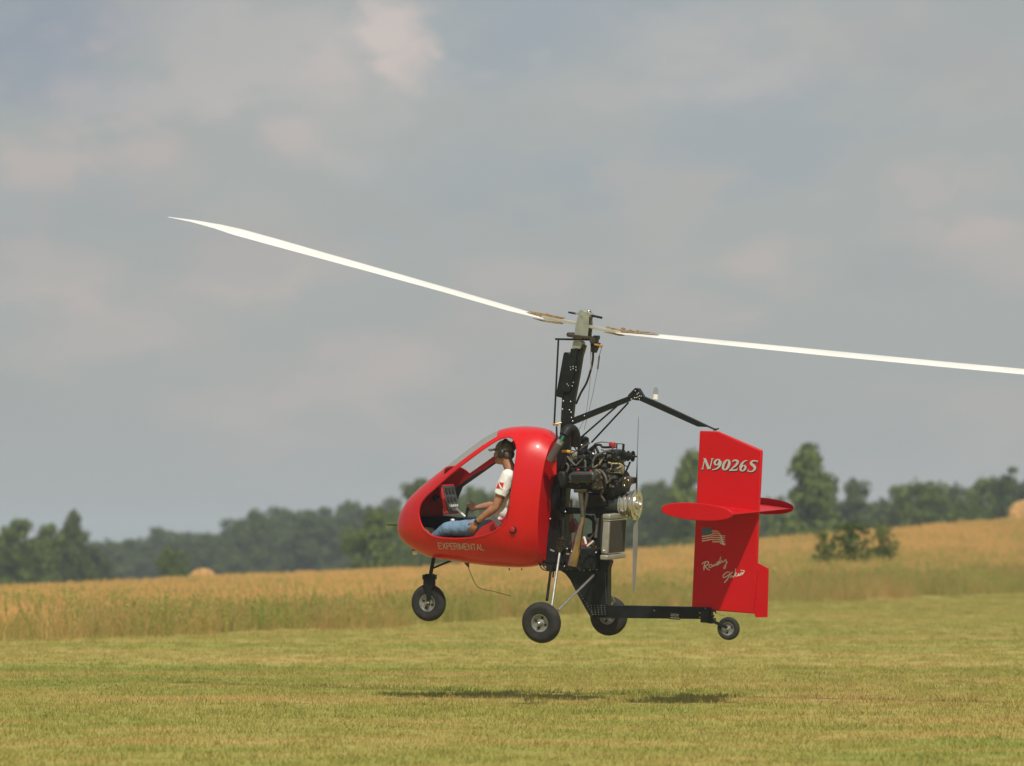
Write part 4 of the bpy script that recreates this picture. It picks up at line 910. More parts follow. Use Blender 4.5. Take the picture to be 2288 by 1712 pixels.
b = MB(); b.tube([P(Z6(1372, 230), -.15), P(Z6(1335, 520), -.62)], .014); b.tube([P(Z6(1392, 232), -.15), P(Z6(1385, 330), -.3)], .008); part(b, 'swing_arm', BLACK)
b = MB(); b.tube([Vector((P(Z6(1372, 230), -.15).x, .15, P(Z6(1372, 230), -.15).z)), Vector((P(Z6(1335, 520), -.62).x, .62, P(Z6(1335, 520), -.62).z))], .014); part(b, 'swing_arm', BLACK)
b = MB(); b.tube([P(Z6(402, 170), 0), P(Z6(376, 310), 0)], .020); part(b, 'nose_strut', BLACK)
b = MB(); b.tube([P(Z6(400, 255), 0), P(Z6(545, 195), 0)], .011); part(b, 'nose_strut_brace', BLACK)
b = MB()
for yy in (-.066, .066):
    b.prism(PP(Z6, [(318, 320), (335, 303), (405, 303), (418, 320), (415, 400), (385, 420), (372, 560), (345, 560), (340, 420), (316, 400)], yy), yy-.004, yy+.004)
b.box(P(Z6(368, 330), 0), .10, .14, .05); part(b, 'nose_fork', BLACK, bevel=.002)
part(MB().lathe(P(Z6(360, 541), -.07), (0, -1, 0), [(0, .014), (.012, .012), (.012, .001)], 10), 'nose_axle_bolt', ALU)
b = MB()
for k, c_ in enumerate([[(1268, 215), (1300, 265), (1380, 282), (1460, 262)], [(1290, 215), (1330, 262), (1440, 265)], [(1310, 220), (1345, 250), (1400, 240)]]): b.curve(PP(Z6, c_, -.1-.05*k), .006, 6)
part(b, 'brake_hoses', HOSEB)

# --- engine
eng = part(MB().prism(PP(Z9, [(620, 740), (900, 560), (1500, 540), (1560, 760), (1580, 1180), (1380, 1300), (900, 1230), (620, 1180), (560, 1000)], 0), -.17, .17), 'engine_block', DARK, bevel=.02, label='black four cylinder engine block with hoses, pipes and pulleys')
E = eng
def e(mb, name, mt, bevel=0.0, angle=35, stuff=False, label=None): return part(mb, name, mt, E, bevel, label, angle, stuff)
for s_ in (-1, 1):
    q = PP(Z9, [(600, 930), (680, 885), (1060, 885), (1095, 950), (1080, 1040), (1010, 1105), (660, 1105), (590, 1030)], -.36)
    e(MB().prism(q, -.37*(-s_) if s_ > 0 else -.37, -.20*(-s_) if s_ > 0 else -.20), 'valve_cover', mat('grey_black_cover', (.045, .048, .046), .42, var=.3, vscale=20), bevel=.018)
b = MB()
for k in range(4): b.bar(P(Z9(650, 960+k*34), -.372), P(Z9(1040, 956+k*34), -.372), .008, .007)
e(b, 'cover_ribs', DARK, stuff=True)
e(MB().prism(PP(Z9, [(440, 880), (560, 870), (600, 1000), (560, 1200), (470, 1180), (430, 1000)], -.25), -.32, -.05), 'starter_motor', DARK, bevel=.02)
# redrive castings
e(MB().prism(PP(Z9, [(1085, 840), (1180, 820), (1270, 900), (1300, 1180), (1250, 1240), (1090, 1230), (1080, 1100), (1110, 1040)], -.2), -.28, .1), 'redrive_casting', GREASE, bevel=.012)
b = MB()
for p in [(1120, 880), (1140, 930), (1110, 990), (1140, 1050), (1120, 1110), (1110, 1180), (1190, 1200), (1240, 1190), (1230, 1000)]: b.lathe(P(Z9(*p), -.28), (0, -1, 0), [(0, .012), (.014, .012), (.016, .008), (.016, .001)], 8)
e(b, 'casting_bolts', GREYM, stuff=True)
bc = P(Z9(1420, 1110), 0)
e(MB().lathe(bc, (1, 0, 0), [(-.05, .12), (0, .175), (.07, .18), (.09, .15), (.15, .13), (.15, .001)], 32), 'bell_housing', HOSEB, angle=30)
# silver drive pulley and flange
hc_ = P(Z10(1850, 315), 0); x0h = P(Z10(1560, 300), 0).x-hc_.x
e(MB().lathe(hc_, (1, 0, 0), [(x0h-.14, .09), (x0h-.01, .095), (x0h-.01, .02)], 28), 'pulley_drum', mat('blue_grey_drum', (.06, .07, .08), .4, metal=.4))
pr = [(x0h, .10), (x0h+.004, .118), (x0h+.02, .118), (x0h+.024, .106), (x0h+.05, .106), (x0h+.054, .124), (x0h+.068, .124), (x0h+.072, .110), (x0h+.10, .112), (x0h+.104, .135), (x0h+.115, .135), (x0h+.12, .115), (-.03, .115)]
e(MB().lathe(hc_, (1, 0, 0), pr, 40), 'drive_pulley', ALU, angle=25)
fl = e(MB().lathe(hc_, (1, 0, 0), [(-.03, .14), (-.022, .155), (-.005, .158), (0, .150), (0, .115), (.012, .11), (.012, .085), (.004, .08), (.004, .05), (.03, .045), (.034, .03), (.05, .022), (.052, .001)], 44), 'propeller_flange', ALU, angle=25)
prop_c = hc_ + Vector((-.012, 0, 0))
for k in range(2):
    a0_ = R(92+180*k); u_ = Vector((0, math.cos(a0_), math.sin(a0_))); w_ = Vector((1, 0, 0)).cross(u_); b = MB(); vs_ = []; fs_ = []
    for i, (r_, c_, tw) in enumerate([(.10, .040, 55), (.17, .045, 45), (.30, .062, 32), (.5, .066, 22), (.7, .056, 16), (.84, .04, 13), (.885, .015, 12)]):
        t_ = R(tw); ch = w_*math.cos(t_) + Vector((1, 0, 0))*math.sin(t_); nr = ch.cross(u_)
        for (aa, tt) in AF: vs_.append(prop_c + u_*r_ + ch*((aa-.4)*c_) + nr*(tt*c_*1.1))
    n = len(AF)
    for i in range(6):
        for j in range(n): fs_.append((i*n+j, i*n+(j+1) % n, (i+1)*n+(j+1) % n, (i+1)*n+j))
    fs_ += [tuple(range(n-1, -1, -1)), tuple(range(6*n, 7*n))]; b.add(vs_, fs_); part(b, 'propeller_blade', BLADE, angle=60)
# upper works
e(MB().prism(PP(Z9, [(1370, 500), (1440, 455), (1580, 480), (1610, 560), (1600, 700), (1480, 720), (1370, 650)], -.1), -.2, .05), 'ignition_housing', BLACK, bevel=.015)
e(MB().lathe(P(Z9(1430, 400), -.08), (0, 0, 1), [(-.02, .03), (.0, .034), (.03, .034), (.04, .026), (.04, .001)], 18), 'red_cap', mat('faded_red_plastic', (.38, .03, .035), .5))
b = MB(); b.bar(P(Z9(1518, 350), -.08), P(Z9(1512, 450), -.08), .012, .012); b.bar(P(Z9(1645, 358), -.08), P(Z9(1632, 560), -.08), .02, .02); b.bar(P(Z9(1560, 590), -.08), P(Z9(1740, 590), -.08), .05, .07); e(b, 'pulley_bracket', BLACK, bevel=.002)
pc = P(Z9(1800, 592), -.08)
e(MB().lathe(pc, (1, 0, 0), [(-.05, .045), (-.042, .053), (-.034, .053), (-.028, .036), (.0, .036), (.006, .054), (.016, .054), (.018, .046), (.010, .04), (.010, .016), (.06, .006), (.06, .001)], 28), 'idler_pulley', DARK, angle=25)
e(MB().bar(P(Z9(1770, 700), -.08), P(Z9(1655, 960), -.08), .025, .012), 'drive_belt', HOSEB)
e(MB().lathe(P(Z9(1310, 830), -.12), (1, 0, 0), [(0, .03), (.005, .036), (.15, .036), (.155, .045), (.18, .045), (.185, .03), (.185, .001)], 24), 'alternator', BEIGE)
e(MB().prism(PP(Z9, [(1650, 965), (1720, 985), (1830, 1000), (1815, 1110), (1720, 1130), (1690, 1190), (1640, 1180)], -.08), -.14, .04), 'hub_bracket', GREASE, bevel=.006)
b = MB()
for p in [(1670, 1018), (1735, 1055), (1660, 1150)]: b.ball(P(Z9(*p), -.145), .01, n=8, m=5)
e(b, 'bracket_bolts', ALU, stuff=True)
e(MB().prism(PP(Z9, [(610, 540), (660, 515), (790, 520), (780, 650), (700, 700), (640, 650)], -.15), -.2, -.02), 'carburettor_body', BEIGE, bevel=.01)
e(MB().tube(PP(Z9, [(475, 498), (560, 496), (635, 515)], -.22), [.013, .015, .018]), 'orange_connector', YELL)
e(MB().prism(PP(Z9, [(810, 570), (960, 560), (965, 640), (820, 640)], -.2), -.26, -.1), 'coil_pack', PLB, bevel=.01)
e(MB().prism(PP(Z9, [(840, 480), (960, 460), (970, 550), (830, 560)], -.1), -.2, .1), 'throttle_body', HOSEB, bevel=.01)
e(MB().lathe(P(Z9(880, 330), -.02), (.1, 0, 1), [(-.10, .05), (.02, .055), (.05, .05), (.062, .03), (.062, .001)], 22), 'plenum', DARK)
e(MB().ball(P(Z9(875, 290), -.03), .045, .045, .018), 'oil_filler', mat('olive_cap', (.07, .07, .025), .5))
e(MB().ball(P(Z9(845, 385), -.09), .014, n=10, m=6), 'bright_fitting', ALU)
e(MB().ball(P(Z9(1075, 550), -.16), .026, .02, .012, M=Matrix.Rotation(R(50), 3, 'Y')), 'bright_elbow', ALU)
for i_, (c_, r_, m_, l_) in enumerate([
    ([(790, 525), (830, 460), (900, 400), (1000, 335)], .010, HOSE, -.17), ([(1085, 640), (1180, 565), (1290, 505), (1390, 480)], .012, HOSE, -.21), ([(1060, 820), (1060, 700), (1110, 600), (1200, 540)], .011, HOSE, -.24),
    ([(1090, 355), (1220, 322), (1380, 338), (1500, 350), (1645, 360)], .005, HOSE, -.08), ([(655, 310), (700, 400), (765, 505)], .007, HOSE, -.16), ([(575, 595), (640, 680), (725, 765)], .011, HOSE, -.26),
    ([(740, 770), (800, 710), (865, 640)], .009, HOSE, -.27), ([(1095, 800), (1170, 750), (1215, 690), (1248, 640)], .010, BEIGE, -.26), ([(1175, 850), (1250, 900), (1300, 980), (1330, 1110)], .013, GREYM, -.27),
    ([(1350, 1085), (1385, 1030), (1425, 1000)], .010, GREYM, -.24), ([(1260, 1230), (1220, 1330), (1260, 1400), (1290, 1450)], .012, GREASE, -.27), ([(900, 560), (1000, 480), (1100, 400), (1120, 360)], .020, HOSEB, -.12),
    ([(1100, 385), (1160, 375), (1210, 380), (1250, 420), (1420, 420)], .012, HOSEB, -.14), ([(960, 500), (1020, 540), (1060, 640), (1040, 760)], .022, DARK, -.15), ([(900, 660), (920, 720), (915, 860)], .010, HOSE, -.25),
    ([(1120, 430), (1160, 520), (1150, 600)], .014, HOSEB, -.19), ([(700, 840), (820, 800), (960, 830), (1060, 860)], .008, HOSEB, -.33), ([(560, 720), (600, 800), (560, 900)], .012, GREYM, -.25), ([(560, 560), (540, 700), (480, 820)], .02, HOSEB, -.2),
    ([(1350, 705), (1440, 730), (1560, 735), (1650, 760)], .008, YWIRE, -.19), ([(1330, 860), (1390, 850), (1420, 780), (1400, 720)], .008, BEIGE, -.2), ([(1310, 885), (1420, 905), (1590, 905)], .008, BEIGE, -.17)]):
    e(MB().curve(PP(Z9, c_, l_), r_, 8), 'hose', m_)
for i_, p in enumerate([(780, 850), (1020, 880), (1190, 740)]): e(MB().ball(P(Z9(*p), -.34 if i_ < 2 else -.25), .017, .012, .011, n=10, m=6), 'red_plug_cap', mat('red_plug', (.4, .02, .03), .5))
b = MB()
rr = random.Random(3)
for k in range(70):
    px, py = rr.uniform(600, 1560), rr.uniform(560, 1180)
    if rr.random() < .5: b.ball(P(Z9(px, py), -.175-rr.random()*.05), rr.uniform(.006, .014), n=6, m=4)
    else: b.box(P(Z9(px, py), -.175-rr.random()*.04), rr.uniform(.015, .04), .03, rr.uniform(.012, .035))
e(b, 'small_fittings', GREYM, stuff=True)
b = MB()
for k in range(40):
    px, py = rr.uniform(560, 1560), rr.uniform(480, 1000); q0 = P(Z9(px, py), -.19-rr.random()*.08)
    b.curve([q0, q0+Vector((rr.uniform(-.05, .05), rr.uniform(-.03, .03), rr.uniform(.0, .05))), q0+Vector((rr.uniform(-.09, .09), rr.uniform(-.05, .05), rr.uniform(-.06, .08)))], rr.uniform(.003, .006), 5, 4)
e(b, 'wiring', HOSEB, stuff=True)
# air filter and elbow
fa, fb, fc2, fd = P(Z2(122, 478), -.36), P(Z2(212, 318), -.36), P(Z2(262, 232), -.34), P(Z2(300, 175), -.30)
flt = part(MB().tube([fa, fb], .039, 24), 'air_filter', FILT, bevel=.004)
part(MB().tube([fb, fb.lerp(fc2, .45)], .036, 24), 'filter_clamp', STEEL, flt); part(MB().tube([fb.lerp(fc2, .45), fc2], .037, 24), 'filter_collar', PLB, flt)
b = MB(); dd = (fc2-fb).normalized(); sd = dd.cross(Vector((0, 1, 0))).normalized(); sd = sd if sd.z < 0 else -sd
b.tube([fb.lerp(fc2, .35)-Vector((0, .034, 0))+sd*.012, fc2-Vector((0, .034, 0))+sd*.012], .010, 10); part(b, 'green_band', GREEN, flt)
part(MB().curve([fc2, fd, P(Z2(345, 175), -.24), P(Z2(372, 225), -.2), P(Z2(375, 330), -.16)], .050, 20), 'intake_elbow', HOSEB)
part(MB().prism(PP(Z9, [(255, 690), (375, 680), (375, 940), (340, 950), (285, 800)], -.30), -.32, -.30), 'rear_tab', RED, bevel=.003)
# exhaust
part(MB().prism(PP(Z10, [(720, 30), (950, 25), (950, 85), (730, 88)], -.3), -.37, -.24), 'exhaust_flange', GREASE, bevel=.006)
b = MB(); b.tube(PP(Z10, [(815, 85), (820, 240), (838, 400), (850, 545)], -.33), [.030, .026, .022, .020], 16); b.tube(PP(Z10, [(915, 85), (900, 240), (870, 400), (855, 545)], -.29), [.026, .022, .018, .016], 16); part(b, 'exhaust_header', PIPE)
part(MB().tube(PP(Z10, [(853, 530), (838, 640), (810, 720), (760, 960), (700, 1220), (650, 1440)], -.32), [.020, .022, .031, .044, .049, .052], 28), 'exhaust_pipe', COPPER)
part(MB().tube(PP(Z10, [(652, 1430), (648, 1448)], -.32), [.046, .046], 24), 'exhaust_bore', PLB)
# engine mount frame
part(MB().prism(PP(Z10, [(440, 360), (1130, 375), (1130, 480), (700, 480), (440, 500)], 0), -.04, .16), 'engine_mount_rail', BLACK, bevel=.006)
part(MB().prism(PP(Z10, [(1110, 330), (1400, 300), (1600, 470), (1200, 500), (1190, 1000), (1190, 1420), (1110, 1420), (1130, 700), (1090, 480)], 0), -.03, .05), 'rear_frame_post', BLACK, bevel=.006)
part(MB().prism(PP(Z10, [(780, 1130), (1190, 1100), (1190, 1500), (560, 1500), (620, 1380), (770, 1340)], 0), -.12, .12), 'lower_frame_box', DARK, bevel=.01)
part(MB().prism(PP(Z10, [(880, 90), (1280, 90), (1400, 330), (1100, 380), (880, 360)], 0), -.12, .12), 'sump', HOSEB, bevel=.02)
part(MB().curve(PP(Z10, [(900, 525), (1000, 560), (1068, 660), (1082, 780), (1040, 860), (940, 885)], .05), .018, 10), 'coolant_hose', HOSEB)
part(MB().curve(PP(Z10, [(1120, 560), (1110, 700), (1090, 830), (1085, 920)], -.12), .014, 10), 'coolant_line', GREYM)
part(MB().tube(PP(Z10, [(1060, 830), (950, 985)], -.05), .006), 'linkage', GREYM)
part(MB().prism(PP(Z10, [(830, 960), (900, 930), (1030, 1000), (1010, 1080), (830, 1085)], .05), .02, .12), 'fuel_pump', mat('faded_red', (.30, .05, .03), .5), bevel=.008)
part(MB().curve(PP(Z10, [(862, 905), (885, 960), (905, 1040)], -.1), .012), 'white_pipe', WHITE); part(MB().curve(PP(Z10, [(925, 1080), (980, 1040), (1045, 985)], -.1), .010), 'white_pipe', WHITE)
part(MB().tube(PP(Z10, [(632, 215), (632, 360), (625, 500), (628, 680)], .02), .013), 'orange_hose', mat('orange_hose', (.35, .13, .05), .5))
part(MB().curve(PP(Z10, [(580, 650), (600, 800), (620, 930), (600, 1060)], -.1), .008), 'brown_line', GREASE)
part(MB().prism(PP(Z10, [(690, 560), (750, 700), (700, 830), (640, 820), (600, 730)], .06), .0, .1), 'fuel_filter', mat('dark_red', (.10, .012, .012), .5), bevel=.01)
part(MB().prism(PP(Z10, [(300, -60), (520, -60), (480, 380), (560, 500), (520, 900), (540, 1200), (600, 1400), (200, 1380), (250, 1000), (330, 500)], .05), -.06, .22), 'tank_panel', BLACK, bevel=.01)
b = MB()
for p in [(525, 447), (245, 577), (555, 1130), (640, 1180), (1090, 1200)]: b.ball(P(Z10(*p), -.36), .009, n=8, m=5)
b.tube(PP(Z10, [(245, 1145), (320, 1180)], -.40), .008); b.tube(PP(Z10, [(545, 1225), (600, 1225)], -.2), .01)
part(b, 'frame_bolts', STEEL, stuff=True)
b = MB()
for k in range(26): p = P(Z10(rr.uniform(560, 1150), rr.uniform(1120, 1500)), -.125); b.box(p, rr.uniform(.01, .04), .02, rr.uniform(.01, .04))
for k in range(16): p = P(Z10(rr.uniform(330, 540), rr.uniform(0, 1300)), -.08); b.box(p, rr.uniform(.01, .03), .03, rr.uniform(.02, .06))
part(b, 'frame_fittings', DARK, stuff=True)
# radiator: a flat unit standing across the aircraft behind the engine
y0r, y1r = -.34, .12
rn = PP(Z10, [(1222, 500), (1368, 490), (1300, 1360), (1170, 1330)], y0r)     # near end face
xa, xb = (rn[0].x+rn[3].x)/2+.005, (rn[1].x+rn[2].x)/2; zt2, zb2 = rn[0].z, rn[3].z-.01
xb = min(xb, xa+.10)
rk = Vector((rn[3].x-rn[0].x, 0, rn[3].z-rn[0].z)).normalized()
def rp(f, s): return Vector((rn[0].x, 0, rn[0].z)) + rk*((rn[3]-rn[0]).length*f) + Vector((s*(xb-xa), 0, 0))
def slab(f0, f1, s0, s1, ya, yb): return MB().prism([rp(f0, s0), rp(f0, s1), rp(f1, s1), rp(f1, s0)], ya, yb)
rad = part(slab(.14, .86, .05, .95, y0r, y1r), 'radiator', RADT, bevel=.006, label='grey radiator standing across behind the engine')
part(slab(.15, .85, .94, .985, y0r+.03, y1r-.02), 'core', CORE, rad)
b = MB()
for k in range(13):
    yy = y0r+.045+k*(y1r-y0r-.085)/12; b.add(slab(.16, .84, .98, 1.02, yy-.003, yy+.003).v, [(0, 1, 2, 3), (7, 6, 5, 4), (0, 4, 5, 1), (1, 5, 6, 2), (2, 6, 7, 3), (3, 7, 4, 0)])
part(b, 'core_tubes', mat('core_fins', (.07, .062, .05), .6), rad, stuff=True)
part(slab(-.02, .09, -.06, 1.08, y0r-.012, y1r+.012), 'header_tank', RADT, rad, bevel=.012); part(slab(.105, .13, -.03, 1.04, y0r-.006, y1r+.006), 'tank_seam', ALU, rad, bevel=.004)
part(slab(.89, 1.0, -.06, 1.08, y0r-.012, y1r+.012), 'bottom_tank', RADT, rad, bevel=.012)
part(MB().ball(rp(.80, .4)+Vector((0, y0r-.004, 0)), .013, .008, .013), 'rivet_head', ALU, rad)

# ------------------------------------------------------------------ the pilot
pel = P(Z1(1180, 1160), -.14)
PM = GM @ Matrix.Translation(pel)
pilot = empty('person', PM); tag(pilot, 'pilot in white t-shirt, jeans, cap and headset sitting in the red open cabin', 'person')
def skin(name, chains, mt, sub=2, extra=None, voxel=None, smooth_it=0):
    """chains: lists of (point, radius or (rx, ry)); points are shared where equal"""
    vs, es, rs, key = [], [], [], {}
    for ch in chains:
        prev = None
        for p, r in ch:
            k = (round(p.x, 4), round(p.y, 4), round(p.z, 4))
            if k not in key: key[k] = len(vs); vs.append(p-pel); rs.append(r)
            i = key[k]
            if prev is not None and (prev, i) not in es: es.append((prev, i))
            prev = i
    me = bpy.data.meshes.new(name); me.from_pydata([tuple(v) for v in vs], es, [])
    o = bpy.data.objects.new(name, me); COL.objects.link(o); o.parent = pilot
    o.modifiers.new('skin', 'SKIN').use_smooth_shade = True
    sd = me.skin_vertices[0].data
    for i, r in enumerate(rs): sd[i].radius = r if isinstance(r, tuple) else (r, r); sd[i].use_root = (i == 0)
    o.modifiers.new('sub', 'SUBSURF').levels = sub; o.modifiers['sub'].render_levels = sub
    apply_mods(o)
    if extra:
        bm = bmesh.new(); bm.from_mesh(o.data); m2 = extra.mesh('x', None, pel); bm.from_mesh(m2); bm.to_mesh(o.data); bm.free()
    if voxel:
        rm = o.modifiers.new('r', 'REMESH'); rm.mode = 'VOXEL'; rm.voxel_size = voxel
        s = o.modifiers.new('s', 'SMOOTH'); s.factor = .5; s.iterations = smooth_it; apply_mods(o)
    o.data.polygons.foreach_set('use_smooth', [True]*len(o.data.polygons)); o.data.materials.clear(); o.data.materials.append(mt); return o
A = lambda x, y, l: P(Z1(x, y), l)
CY = -.14
pelv = A(1180, 1160, CY); waist = A(1235, 1010, CY); chest = A(1285, 800, CY); neckb = A(1305, 625, CY); neckt = A(1262, 530, CY+.0)
shN, shF = A(1262, 665, -.33), A(1350, 660, .05); elN, wrN = A(1135, 985, -.37), A(935, 1140, -.36)
elF, wrF = A(1150, 950, .06), A(945, 985, .0)
hipN, hipF = A(1130, 1190, -.24), A(1170, 1190, -.04); kn, kf = A(640, 1205, -.22), A(690, 1205, .0); ankN, ankF = A(470, 1335, -.14), A(510, 1335, .0)
HC = A(1228, 412, CY)
xb = MB()
# head: skull, jaw, face (looks forward = -x, slightly down)
xb.ball(HC, .094, .076, .110, 20, 14); xb.ball(HC+Vector((-.028, 0, -.062)), .070, .058, .070, 18, 12); xb.ball(HC+Vector((-.062, 0, -.100)), .034, .038, .030, 14, 8)
xb.ball(HC+Vector((-.098, 0, -.035)), .020, .014, .028, 12, 8); xb.ball(HC+Vector((-.104, 0, -.046)), .014, .014, .012, 10, 7)
xb.ball(HC+Vector((-.086, 0, -.082)), .012, .026, .008, 12, 6); xb.ball(HC+Vector((-.085, 0, .008)), .014, .055, .012, 12, 6)
for s_ in (-1, 1): xb.ball(HC+Vector((.005, .078*s_, -.018)), .020, .012, .032, 10, 8)
def hand(palm0, d, side, grip):
    """d: direction from wrist to knuckles; side: unit vector of the thumb side; returns chains"""
    d = d.normalized(); side = (side-d*side.dot(d)).normalized(); bk = d.cross(side).normalized(); ch = []
    palm1 = palm0 + d*.085
    xb.ball(palm0+d*.045, .05, .05, .05, 12, 8, M=Matrix((d*1.0, side*.82, bk*.36)).transposed())
    for k, ln in enumerate((.072, .080, .074, .058)):
        o_ = side*(.030-.020*k); b0 = palm1 + o_ - d*.012; c1 = d*math.cos(grip*.5)+bk*math.sin(grip*.5); c2 = d*math.cos(grip*1.3)+bk*math.sin(grip*1.3); c3 = d*math.cos(grip*2)+bk*math.sin(grip*2)
        q1 = b0+c1*ln*.42; q2 = q1+c2*ln*.34; q3 = q2+c3*ln*.24
        xb.tube([b0-d*.02, b0, q1, q2, q3], [.0095, .0092, .0088, .008, .006], 8); xb.ball(q3, .0064, n=8, m=6)
    t0 = palm0+d*.02+side*.028; t1 = t0+(d*.6+side*.75).normalized()*.036; t2 = t1+(d*.85+side*.2+bk*.4).normalized()*.032; xb.tube([palm0+d*.01, t0, t1, t2], [.013, .013, .0105, .008], 8); xb.ball(t2, .008, n=8, m=6)
hand(wrN, A(895, 1215, -.355)-wrN, Vector((-1, 0, -.2)), .5)
hand(wrF, A(870, 985, -.01)-wrF, Vector((0, -.3, 1)), .95)
def limb(pts, rs):
    xb.tube(pts, rs, 16)
    for p, q in zip(pts, rs): xb.ball(p, q*.99, n=14, m=10)
limb([neckb, neckt, HC+Vector((.012, 0, -.05))], [.062, .056, .060])
for p, a_, b_, c_ in ((pelv, .13, .16, .11), (waist, .105, .145, .13), (waist.lerp(chest, .5), .11, .15, .13), (chest, .12, .165, .14), (chest.lerp(neckb, .6), .09, .14, .07)): xb.ball(p, a_, b_, c_, 22, 14)
for sh, el, wr in ((shN, elN, wrN), (shF, elF, wrF)):
    limb([chest.lerp(neckb, .6), sh], [.06, .056]); limb([sh, sh.lerp(el, .35), sh.lerp(el, .75), el], [.056, .052, .045, .040]); limb([el, el.lerp(wr, .22), el.lerp(wr, .55), wr], [.040, .044, .037, .026])
for hp, kn_, an_ in ((hipN, kn, ankN), (hipF, kf, ankF)): limb([hp, hp.lerp(kn_, .5), kn_, kn_.lerp(an_, .35), an_], [.085, .072, .055, .05, .035])
body = xb.build('body', SKIN, pilot, off=pel)
rm = body.modifiers.new('r', 'REMESH'); rm.mode = 'VOXEL'; rm.voxel_size = .0065
s2 = body.modifiers.new('s', 'SMOOTH'); s2.factor = .5; s2.iterations = 3; apply_mods(body)
body.data.polygons.foreach_set('use_smooth', [True]*len(body.data.polygons)); body.data.materials.clear(); body.data.materials.append(SKIN)
slN = shN.lerp(elN, .60); slF = shF.lerp(elF, .60)
def cloth(name, mt, balls, limbs, seed, wr=.006):
    b = MB()
    for p, a_, b_, c_ in balls: b.ball(p, a_, b_, c_, 24, 16)
    for pts, rs in limbs:
        b.tube(pts, rs, 18)
        for p, q in list(zip(pts, rs))[:-1]: b.ball(p, q*.99, n=16, m=12)
    o = b.build(name, mt, pilot, off=pel)
    rm = o.modifiers.new('r', 'REMESH'); rm.mode = 'VOXEL'; rm.voxel_size = .007
    s2 = o.modifiers.new('s', 'SMOOTH'); s2.factor = .5; s2.iterations = 5; apply_mods(o)
    nrm = [v.normal.copy() for v in o.data.vertices]
    for v, vn in zip(o.data.vertices, nrm):                     # folds of the cloth
        q = v.co.copy(); f = mnoise.noise(Vector((q.x*16, q.y*9, q.z*7+seed)))*wr + mnoise.noise(Vector((q.x*34, q.y*20, q.z*26+seed)))*wr*.5
        v.co = q + vn*f
    o.data.polygons.foreach_set('use_smooth', [True]*len(o.data.polygons)); o.data.materials.clear(); o.data.materials.append(mt); return o
tb_ = chest.lerp(neckb, .6)
shirt = cloth('shirt', TEE, [(pelv+Vector((0, 0, .06)), .125, .168, .09), (waist, .122, .162, .14), (waist.lerp(chest, .5), .128, .168, .14), (chest, .138, .183, .152), (tb_, .108, .158, .085), (neckb+Vector((.008, 0, -.012)), .072, .076, .045)],
              [([tb_, shN], [.08, .074]), ([tb_, shF], [.08, .074]), ([shN, shN.lerp(elN, .3), slN], [.075, .073, .070]), ([shF, shF.lerp(elF, .3), slF], [.073, .070, .067])], 3)
jeans = cloth('jeans', DENIM, [(pelv, .148, .178, .118), (pelv.lerp(hipN, .5)+Vector((-.03, 0, 0)), .13, .12, .11)],
              [([pelv.lerp(hipN, .3), hipN, hipN.lerp(kn, .5), kn, kn.lerp(ankN, .4), ankN], [.105, .100, .090, .072, .066, .060]), ([pelv.lerp(hipF, .3), hipF, hipF.lerp(kf, .5), kf, kf.lerp(ankF, .4), ankF], [.105, .100, .088, .070, .066, .060])], 8)
b = MB(); ft = ankN; b.ball(ft+Vector((-.03, 0, -.01)), .09, .04, .035); b.ball(ankF+Vector((-.03, 0, -.01)), .09, .04, .035); sh_ = b.build('shoes', PLB, pilot, off=pel)
# cap, headset, watch, patch
b = MB(); rings = []; vs_, fs_ = [], []; m_, n_ = 9, 28
for i in range(m_):
    th = (math.pi/2)*(i/(m_-1))*1.06
    for k in range(n_): ph = 2*math.pi*k/n_; vs_.append(HC+Vector((.006, 0, .022))+Vector((.104*math.sin(th)*math.cos(ph), .086*math.sin(th)*math.sin(ph), .098*math.cos(th))))
for i in range(m_-1):
    for k in range(n_): fs_.append((i*n_+k, (i+1)*n_+k, (i+1)*n_+(k+1) % n_, i*n_+(k+1) % n_))
b.add(vs_, fs_); cap = b.build('cap', CAPM, pilot, off=pel)
sol = cap.modifiers.new('s', 'SOLIDIFY'); sol.thickness = .004
b = MB(); vs_, fs_ = [], []
for i in range(7):
    a = -1+2*i/6; y_ = .072*a; xf = -.098-.078*math.sqrt(max(0, 1-a*a*.9))
    for (xx, zz) in ((-.070*math.sqrt(max(.05, 1-a*a*.6))-.012, .026), (xf, .014-.018*a*a)): vs_ += [HC+Vector((xx, y_, zz)), HC+Vector((xx, y_, zz+.006))]
for i in range(6):
    o_ = i*4; fs_ += [(o_, o_+2, o_+6, o_+4), (o_+1, o_+5, o_+7, o_+3), (o_+2, o_+3, o_+7, o_+6), (o_, o_+4, o_+5, o_+1)]
b.add(vs_, fs_); pk = b.build('peak', CAPM, cap, off=pel)
hs = MB()
for s_ in (-1, 1): hs.ball(HC+Vector((.004, .088*s_, -.018)), .040, .024, .050, 16, 10)
hs.tube([HC+Vector((.006, .104*math.cos(a), .012+.116*math.sin(a))) for a in np.linspace(0, math.pi, 18)], .008, 8)
hs.curve([HC+Vector((-.02, -.09, -.04)), HC+Vector((-.08, -.07, -.075)), HC+Vector((-.112, -.01, -.085))], .004, 6); hs.ball(HC+Vector((-.114, 0, -.085)), .012)
hs.build('headset', PLB, pilot, off=pel)
b = MB(); b.ball(HC+Vector((.038, 0, -.022)), .068, .078, .064, 16, 10); b.build('hair', HAIR, pilot, off=pel)
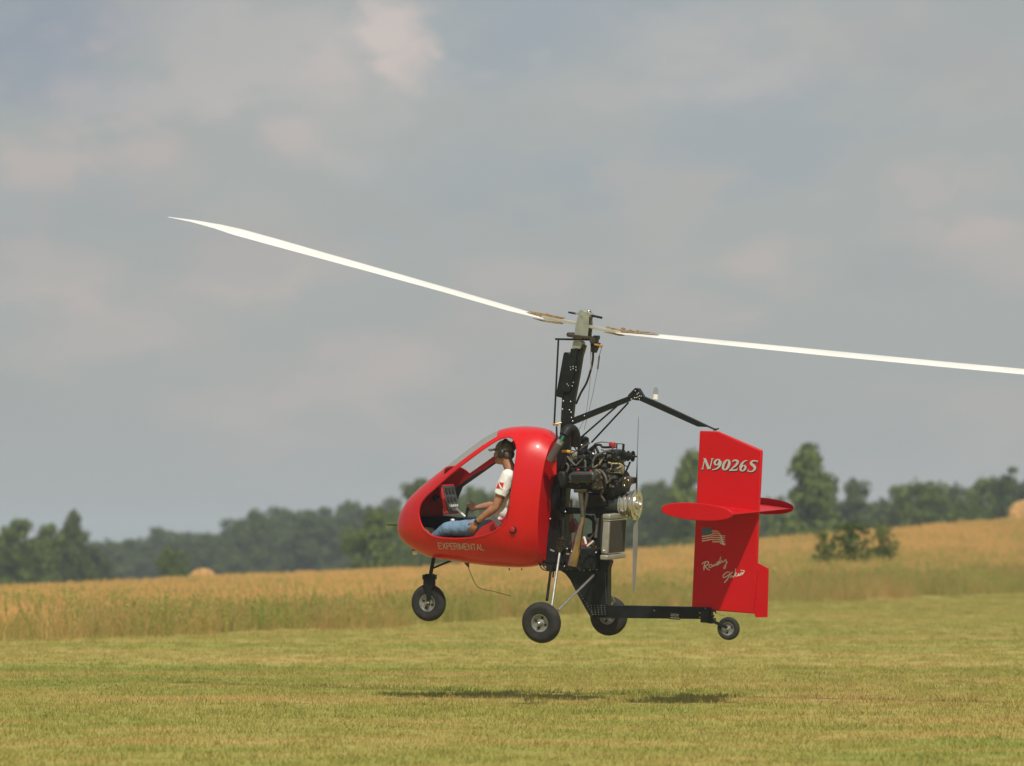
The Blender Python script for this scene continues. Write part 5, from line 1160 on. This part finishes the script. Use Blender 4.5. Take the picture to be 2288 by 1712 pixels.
b = MB(); wd_ = (wrN-elN).normalized(); b.lathe(wrN-wd_*.03, wd_, [(0, .031), (.018, .031), (.018, .025), (0, .025)], 18, close=False); b.ball(wrN-wd_*.02+Vector((-.006, -.028, .006)), .016, .008, .016, 12, 6); b.build('wrist_watch', PLB, pilot, off=pel)
# printed badge laid on the sleeve
sm_ = BVHTree.FromPolygons([v.co for v in shirt.data.vertices], [tuple(p.vertices) for p in shirt.data.polygons])
def on_shirt(x, y, off):
    p = A(x, y, -.40)-pel; h = sm_.ray_cast(Vector((p.x, -1.5, p.z)), Vector((0, 1, 0))); return (h[0]+Vector((0, -off, 0)) if h[0] else p)+pel
def badge(quad, off, name, m):
    b = MB(); n = 5; vs_, fs_ = [], []
    for i in range(n+1):
        for j in range(n+1):
            s_, t_ = i/n, j/n; x_ = (quad[0][0]*(1-s_)+quad[1][0]*s_)*(1-t_)+(quad[3][0]*(1-s_)+quad[2][0]*s_)*t_; y_ = (quad[0][1]*(1-s_)+quad[1][1]*s_)*(1-t_)+(quad[3][1]*(1-s_)+quad[2][1]*s_)*t_
            vs_.append(on_shirt(x_, y_, off))
    for i in range(n):
        for j in range(n): q = i*(n+1)+j; fs_.append((q, q+1, q+n+2, q+n+1))
    return b.add(vs_, fs_).build(name, m, shirt, off=pel)
badge([(1162, 722), (1228, 730), (1214, 792), (1140, 786)], .003, 'sleeve_badge', mat('badge_red', (.62, .02, .03), .7))
badge([(1160, 722), (1174, 722), (1216, 792), (1200, 792)], .005, 'badge_stripe', TEE)

# ------------------------------------------------------------------ haze
hb = MB().box((0, 1600, 5.5), 7400, 4200, 35)
hz = hb.build('haze', None); tag(hz, kind='stuff', label='thin pale summer haze over the field')
hm = bpy.data.materials.new('haze_air'); hm.use_nodes = True; hn = hm.node_tree.nodes; hn.clear()
ho = N(hn, 'ShaderNodeOutputMaterial'); hv = N(hn, 'ShaderNodeVolumePrincipled'); hv.inputs['Color'].default_value = (0.80, 0.90, 1.0, 1); hv.inputs['Density'].default_value = 0.00052; hv.inputs['Anisotropy'].default_value = 0.0
hm.node_tree.links.new(hv.outputs[0], ho.inputs['Volume']); hz.data.materials.append(hm)
